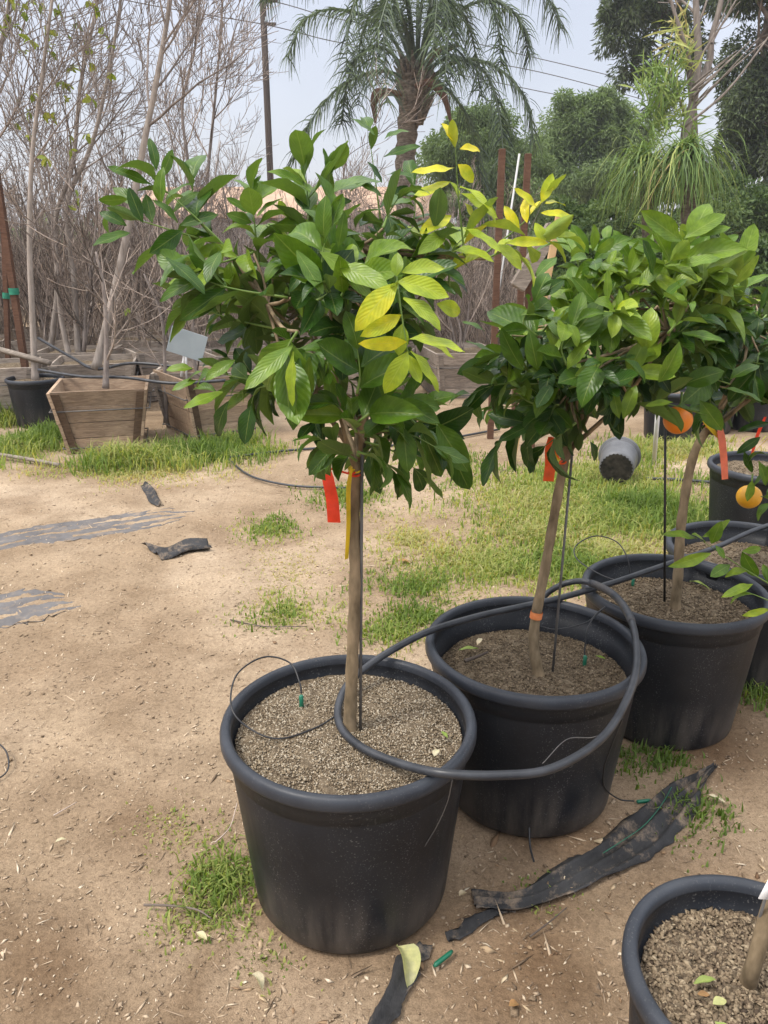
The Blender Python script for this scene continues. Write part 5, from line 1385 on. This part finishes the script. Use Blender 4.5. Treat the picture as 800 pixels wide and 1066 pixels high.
for (px, py, n, v) in ((707, 40, 46, .92), (712, 65, 40, .80), (700, 100, 60, .58), (690, 90, 60, .5), (708, 125, 46, .62), (682, 118, 60, .5), (675, 95, 40, .55), (690, 135, 50, .55)):
    for _ in range(n):
        p = at(px+rng.normal(0, 6), py+rng.normal(0, 10), 13+rng.normal(0, .2))
        F.leaf(p, rng.normal(0, .5, 3)+[.1, 0, .6], rng.normal(0, .4, 3)+[0, -1, .2], rng.uniform(.22, .5), rng.uniform(.018, .032), .2, .9, v+rng.normal(0, .08))
F.build('foliage', M['strap_leaf'], fk, o_)
df = thing('dead_frond', tuple(at(716, 135, 12.9)), 'dry straw coloured frond jutting sideways from the forking trunk', 'dead frond')
o_ = np.array(df.location); b = MB()
for k in range(9):
    a_, c_ = at(722+rng.normal(0, 3), 100+rng.normal(0, 8), 12.8+rng.normal(0, .1)), at(798-k*7+rng.normal(0, 3), 36+k*5+rng.normal(0, 5), 12.6+rng.normal(0, .2))
    P = curve_to(a_, c_, rng, .03); b.tube(P, np.linspace(.016, .006, len(P)), 5)
b.tube(curve_to(at(713, 132, 12.8), at(808, 28, 12.5), rng, .02), np.linspace(.022, .012, 13), 6)
b.build('dry_leaflets', M['pale_bark'], df, o_)

# ------------------------------------------------------------------ queen palm
PY = 20.0
pb = gb(427, PY); crown = at(432, 88, PY)
pm = thing('palm_tree', tuple(pb), 'queen palm with drooping feathery fronds and shaggy trunk', 'palm tree')
TP = smooth_path([pb, at(424, 250, PY), at(422, 180, PY), at(425, 130, PY), crown, crown+[0, 0, .5]], 10)
tr_ = np.interp(np.linspace(0, 1, len(TP)), [0, .55, .72, .86, 1], [.24, .24, .28, .33, .13])
tr_ = tr_*(1+.09*np.sin(np.arange(len(TP))*2.1))
b = MB(); b.tube(TP, tr_, 18); b.build('trunk', M['palm_trunk'], pm, pb)
rng = np.random.RandomState(55)
b = MB()
for k in range(60):   # old leaf bases
    a_ = rng.uniform(0, 6.28); h_ = rng.uniform(-.9, .25); r0 = .27
    p0 = crown+np.array([math.cos(a_)*r0*.8, math.sin(a_)*r0*.8, h_]); d = np.array([math.cos(a_)*.5, math.sin(a_)*.5, 1.0])
    b.tube([p0, p0+d*.22, p0+d*.42+np.array([math.cos(a_), math.sin(a_), 0])*.06], [.07, .055, .02], 6)
b.build('leaf_bases', M['palm_trunk'], pm, pb)
def frond(pts, seed, ll=.80, nleaf=100, v=.5, hang=.42):
    rng = np.random.RandomState(seed)
    P = smooth_path(pts, 14); n = len(P); Tn = np.gradient(P, axis=0); Tn /= np.linalg.norm(Tn, axis=1)[:, None]
    b = MB(); b.tube(P, np.linspace(.05, .009, n), 6, var=.8)
    V, F, vr = [], [], []; o = 0
    for i in range(nleaf*2):
        t = .14+.86*(i//2+rng.uniform(0, 1))/nleaf; k = min(int(t*(n-1)), n-2); f = t*(n-1)-k
        p = P[k]*(1-f)+P[k+1]*f; T = Tn[k]
        s_ = np.cross(T, [0, 0, 1.0]); s_ /= np.linalg.norm(s_)+1e-9
        s_ = s_*(1 if i % 2 else -1); upv = np.cross(s_, T)*(1 if i % 2 else -1)
        d = s_*.8+T*.55+np.array([0, 0, rng.uniform(-.15, .55)])+rng.normal(0, .24, 3); d /= np.linalg.norm(d)
        L = ll*rng.uniform(.75, 1.15)*math.sin(math.pi*min(1, .22+.78*(1-t)))**.6
        w = np.cross(d, rng.normal(0, 1, 3)); w /= np.linalg.norm(w); v0 = np.clip(v+rng.normal(0, .16), 0, 1)
        for q in range(5):
            ww = .017*(1-.85*q/4); V += [p-w*ww, p+w*ww]; vr += [v0, v0]
            d = d+np.array([0, 0, -hang*rng.uniform(.6, 1.3)]); d /= np.linalg.norm(d); p = p+d*L/4
        for q in range(4): F.append((o+2*q, o+2*q+1, o+2*q+3, o+2*q+2))
        o += 10
    b.add(np.array(V), F, 0, np.array(vr))
    b.build('frond', M['palm_leaf'], pm, pb)
def pf(pts, dy): return [at(x, y, PY+dy*i/(len(pts)-1)) for i, (x, y) in enumerate(pts)]
FR = [([(430, 85), (395, 74), (352, 92), (318, 135), (308, 165)], -.5), ([(440, 88), (480, 62), (520, 72), (548, 105), (556, 150)], -.4), ([(432, 80), (400, 30), (355, 10), (318, 20), (300, 60)], .5),
      ([(432, 80), (415, 10), (385, -20), (365, 20), (360, 80)], -1.2), ([(436, 80), (470, 20), (510, 0), (540, 20), (552, 60)], .6), ([(436, 80), (455, 10), (490, -20), (515, 10), (522, 70)], -1.2),
      ([(432, 80), (425, 10), (410, -10), (395, 30), (385, 90)], -2.0), ([(434, 80), (440, 0), (455, -20), (470, 20), (478, 80)], -1.8), 
      ([(434, 80), (400, 0), (350, -40), (300, -30), (275, 0)], 1.0), ([(434, 80), (470, -10), (520, -40), (565, -10), (585, 30)], .8), ([(434, 80), (450, -10), (445, -50), (455, -10), (450, 60)], -2.6),
      ([(434, 80), (470, 60), (505, 75), (520, 120), (525, 175)], -1.4), ([(434, 85), (450, 80), (480, 110), (495, 150), (500, 190)], .8), ([(432, 85), (400, 50), (372, 60), (360, 95), (356, 130)], .9),
      ([(434, 80), (420, -20), (380, -70), (340, -60), (320, -20)], .4), ([(434, 80), (460, -30), (500, -80), (540, -70), (560, -40)], .4), ([(434, 80), (436, -20), (440, -70), (446, -90), (452, -60)], 1.8),
      ([(434, 80), (412, 20), (398, 5), (376, 40), (374, 110)], 1.4), ([(434, 80), (455, 20), (475, 5), (492, 40), (500, 100)], 1.5),
      ([(434, 80), (420, 20), (404, 10), (400, 50), (404, 110)], -2.2), ([(434, 80), (450, 20), (464, 8), (466, 50), (462, 95)], -2.3)]
for i, (pp, dy) in enumerate(FR): frond(pf(pp, dy), 500+i, v=.35+.3*((i*7) % 5)/5)
for pts, r_ in (([(432, 90), (448, 86), (462, 100), (470, 128)], .10), ([(420, 98), (398, 96), (390, 104), (391, 128)], .12), ([(446, 62), (455, 55), (468, 50), (478, 47)], .09)):
    P = smooth_path([at(x, y, PY-.6) for x, y in pts], 8); b = MB(); n = len(P)
    b.tube(P, np.interp(np.linspace(0, 1, n), [0, .5, 1], [.05, r_, .03]), 8); b.build('dry_spathe', M['rust_wood'], pm, pb)

# ------------------------------------------------------------------ pole and lines
up_ = thing('utility_pole', tuple(gb(291, 30)), 'dark wooden utility pole rising behind the bare trees', 'utility pole')
o_ = np.array(up_.location)
MB().tube([gb(291, 30), gb(291, 30)+[0, 0, 6], gb(291, 30)+[0, 0, 15]], [.125, .115, .10], 12).build('post', M['pole'], up_, o_)
for (py, w) in ((25, .36), (1, .46)):
    c = at(282, py, 29.8); MB().box(c, (w, .10, .08)).build('bracket', M['pole'], up_, o_, smooth=False)
    MB().lathe([(.001, 0), (.05, .0), (.06, .06), (.03, .10), (.04, .16), (.001, .18)], 10, tuple(c+[-w*.4, 0, .04])).build('insulator', M['grey_panel'], up_, o_)
def line(label, pts): hose('power_line', label, pts, .016, M['wire'], 'power line', 'power lines over the nursery', sides=4, n=8)
line('lowest power line, running from the pole bracket toward the eucalyptus', [at(-40, -40, 27), at(140, 2, 28), at(278, 26, 30), at(358, 45, 31.5), at(480, 62, 33), at(543, 71, 34), at(614, 88, 35), at(720, 118, 37)])
line('upper power line, running from the pole top toward the eucalyptus', [at(100, -45, 28), at(288, 2, 30), at(354, 20, 31.5), at(480, 42, 33), at(540, 56, 34), at(645, 81, 36), at(720, 102, 37)])
line('faint lower power line ending behind the rounded feathery tree', [at(470, 76, 33), at(557, 94, 35), at(600, 103, 37), at(680, 124, 40)])

# ------------------------------------------------------------------ low building behind
bl = thing('low_building', (-3.0, 27, 0), 'low pale building with a tan roof behind the bare saplings', 'building')
MB().box((0, 2, 1.35), (9.5, 4, 2.7)).build('wall', M['stucco'], bl, smooth=False)
b = MB(); b.add([(-5.2, -.5, 2.74), (5.2, -.5, 2.74), (5.2, 2, 3.75), (-5.2, 2, 3.75), (5.2, 4.5, 2.74), (-5.2, 4.5, 2.74), (-5.2, -.5, 2.64), (5.2, -.5, 2.64), (5.2, 4.5, 2.64), (-5.2, 4.5, 2.64)],
                [(0, 1, 2, 3), (3, 2, 4, 5), (7, 6, 9, 8), (6, 7, 1, 0), (8, 9, 5, 4), (7, 8, 4, 2, 1), (9, 6, 0, 3, 5)])
b.build('roof', M['tan_roof'], bl, smooth=False)
for xx in (-3.2, -.8, 1.6, 3.6):
    w = MB().box((xx, -.012, 1.5), (1.0, .05, .9)).build('window', M['dark_ground'], bl, smooth=False)

# dim dead undergrowth behind the last rows
rng = np.random.RandomState(601)
cl = [((x, 21+rng.uniform(-1, 1.5), rng.uniform(.3, 1.3)), (1.0, .8, rng.uniform(.4, .8)), 1.0, rng.uniform(-.1, .2)) for x in np.arange(-16, 3.5, .55)]
V, F_, v = cloud_leaves(rng, cl, 22000, .13, .05, .2, (0, .7))
M['dead_bush'] = leaf_mat('dead_bush', [(0, (.035, .030, .024)), (.5, (.10, .082, .062)), (1, (.21, .17, .12))], .8, .1, False, .1)
tag(mesh_obj('undergrowth', V, F_, M['dead_bush'], None, None, False, v), kind='stuff')
# far hedge line closing the horizon
rng = np.random.RandomState(600)
cl = [((x, 55+rng.uniform(-4, 6), rng.uniform(.8, 2.4)), (3.2, 2.5, rng.uniform(1.0, 2.4)), 1.0, rng.uniform(-.1, .3)) for x in np.arange(-45, 52, 2.2)]
V, F_, v = cloud_leaves(rng, cl, 26000, .55, .28, .2, (0, .8))
tag(mesh_obj('treeline', V, F_, M['pepper_leaf'], None, None, False, v), kind='stuff')

# ------------------------------------------------------------------ damp pale air
hz = NT('pale_air')
hz.n.remove(hz.b)
pv = hz.N('ShaderNodeVolumePrincipled'); pv.inputs['Color'].default_value = (.86, .88, .92, 1); pv.inputs['Density'].default_value = .0015
pv.inputs['Anisotropy'].default_value = .2
hz.L(pv.outputs[0], hz.out.inputs['Volume'])
hb = MB(); X0, X1, Y0_, Y1 = -420, 420, -80, 620
hb.add([(X0, Y0_, -1.2), (X1, Y0_, -1.2), (X1, Y1, -1.2), (X0, Y1, -1.2), (X0, Y0_, 17), (X1, Y0_, 17), (X1, Y1, 17), (X0, Y1, 17)],
       [(3, 2, 1, 0), (4, 5, 6, 7), (0, 1, 5, 4), (1, 2, 6, 5), (2, 3, 7, 6), (3, 0, 4, 7)])
tag(hb.build('haze', hz.m, smooth=False), kind='stuff')
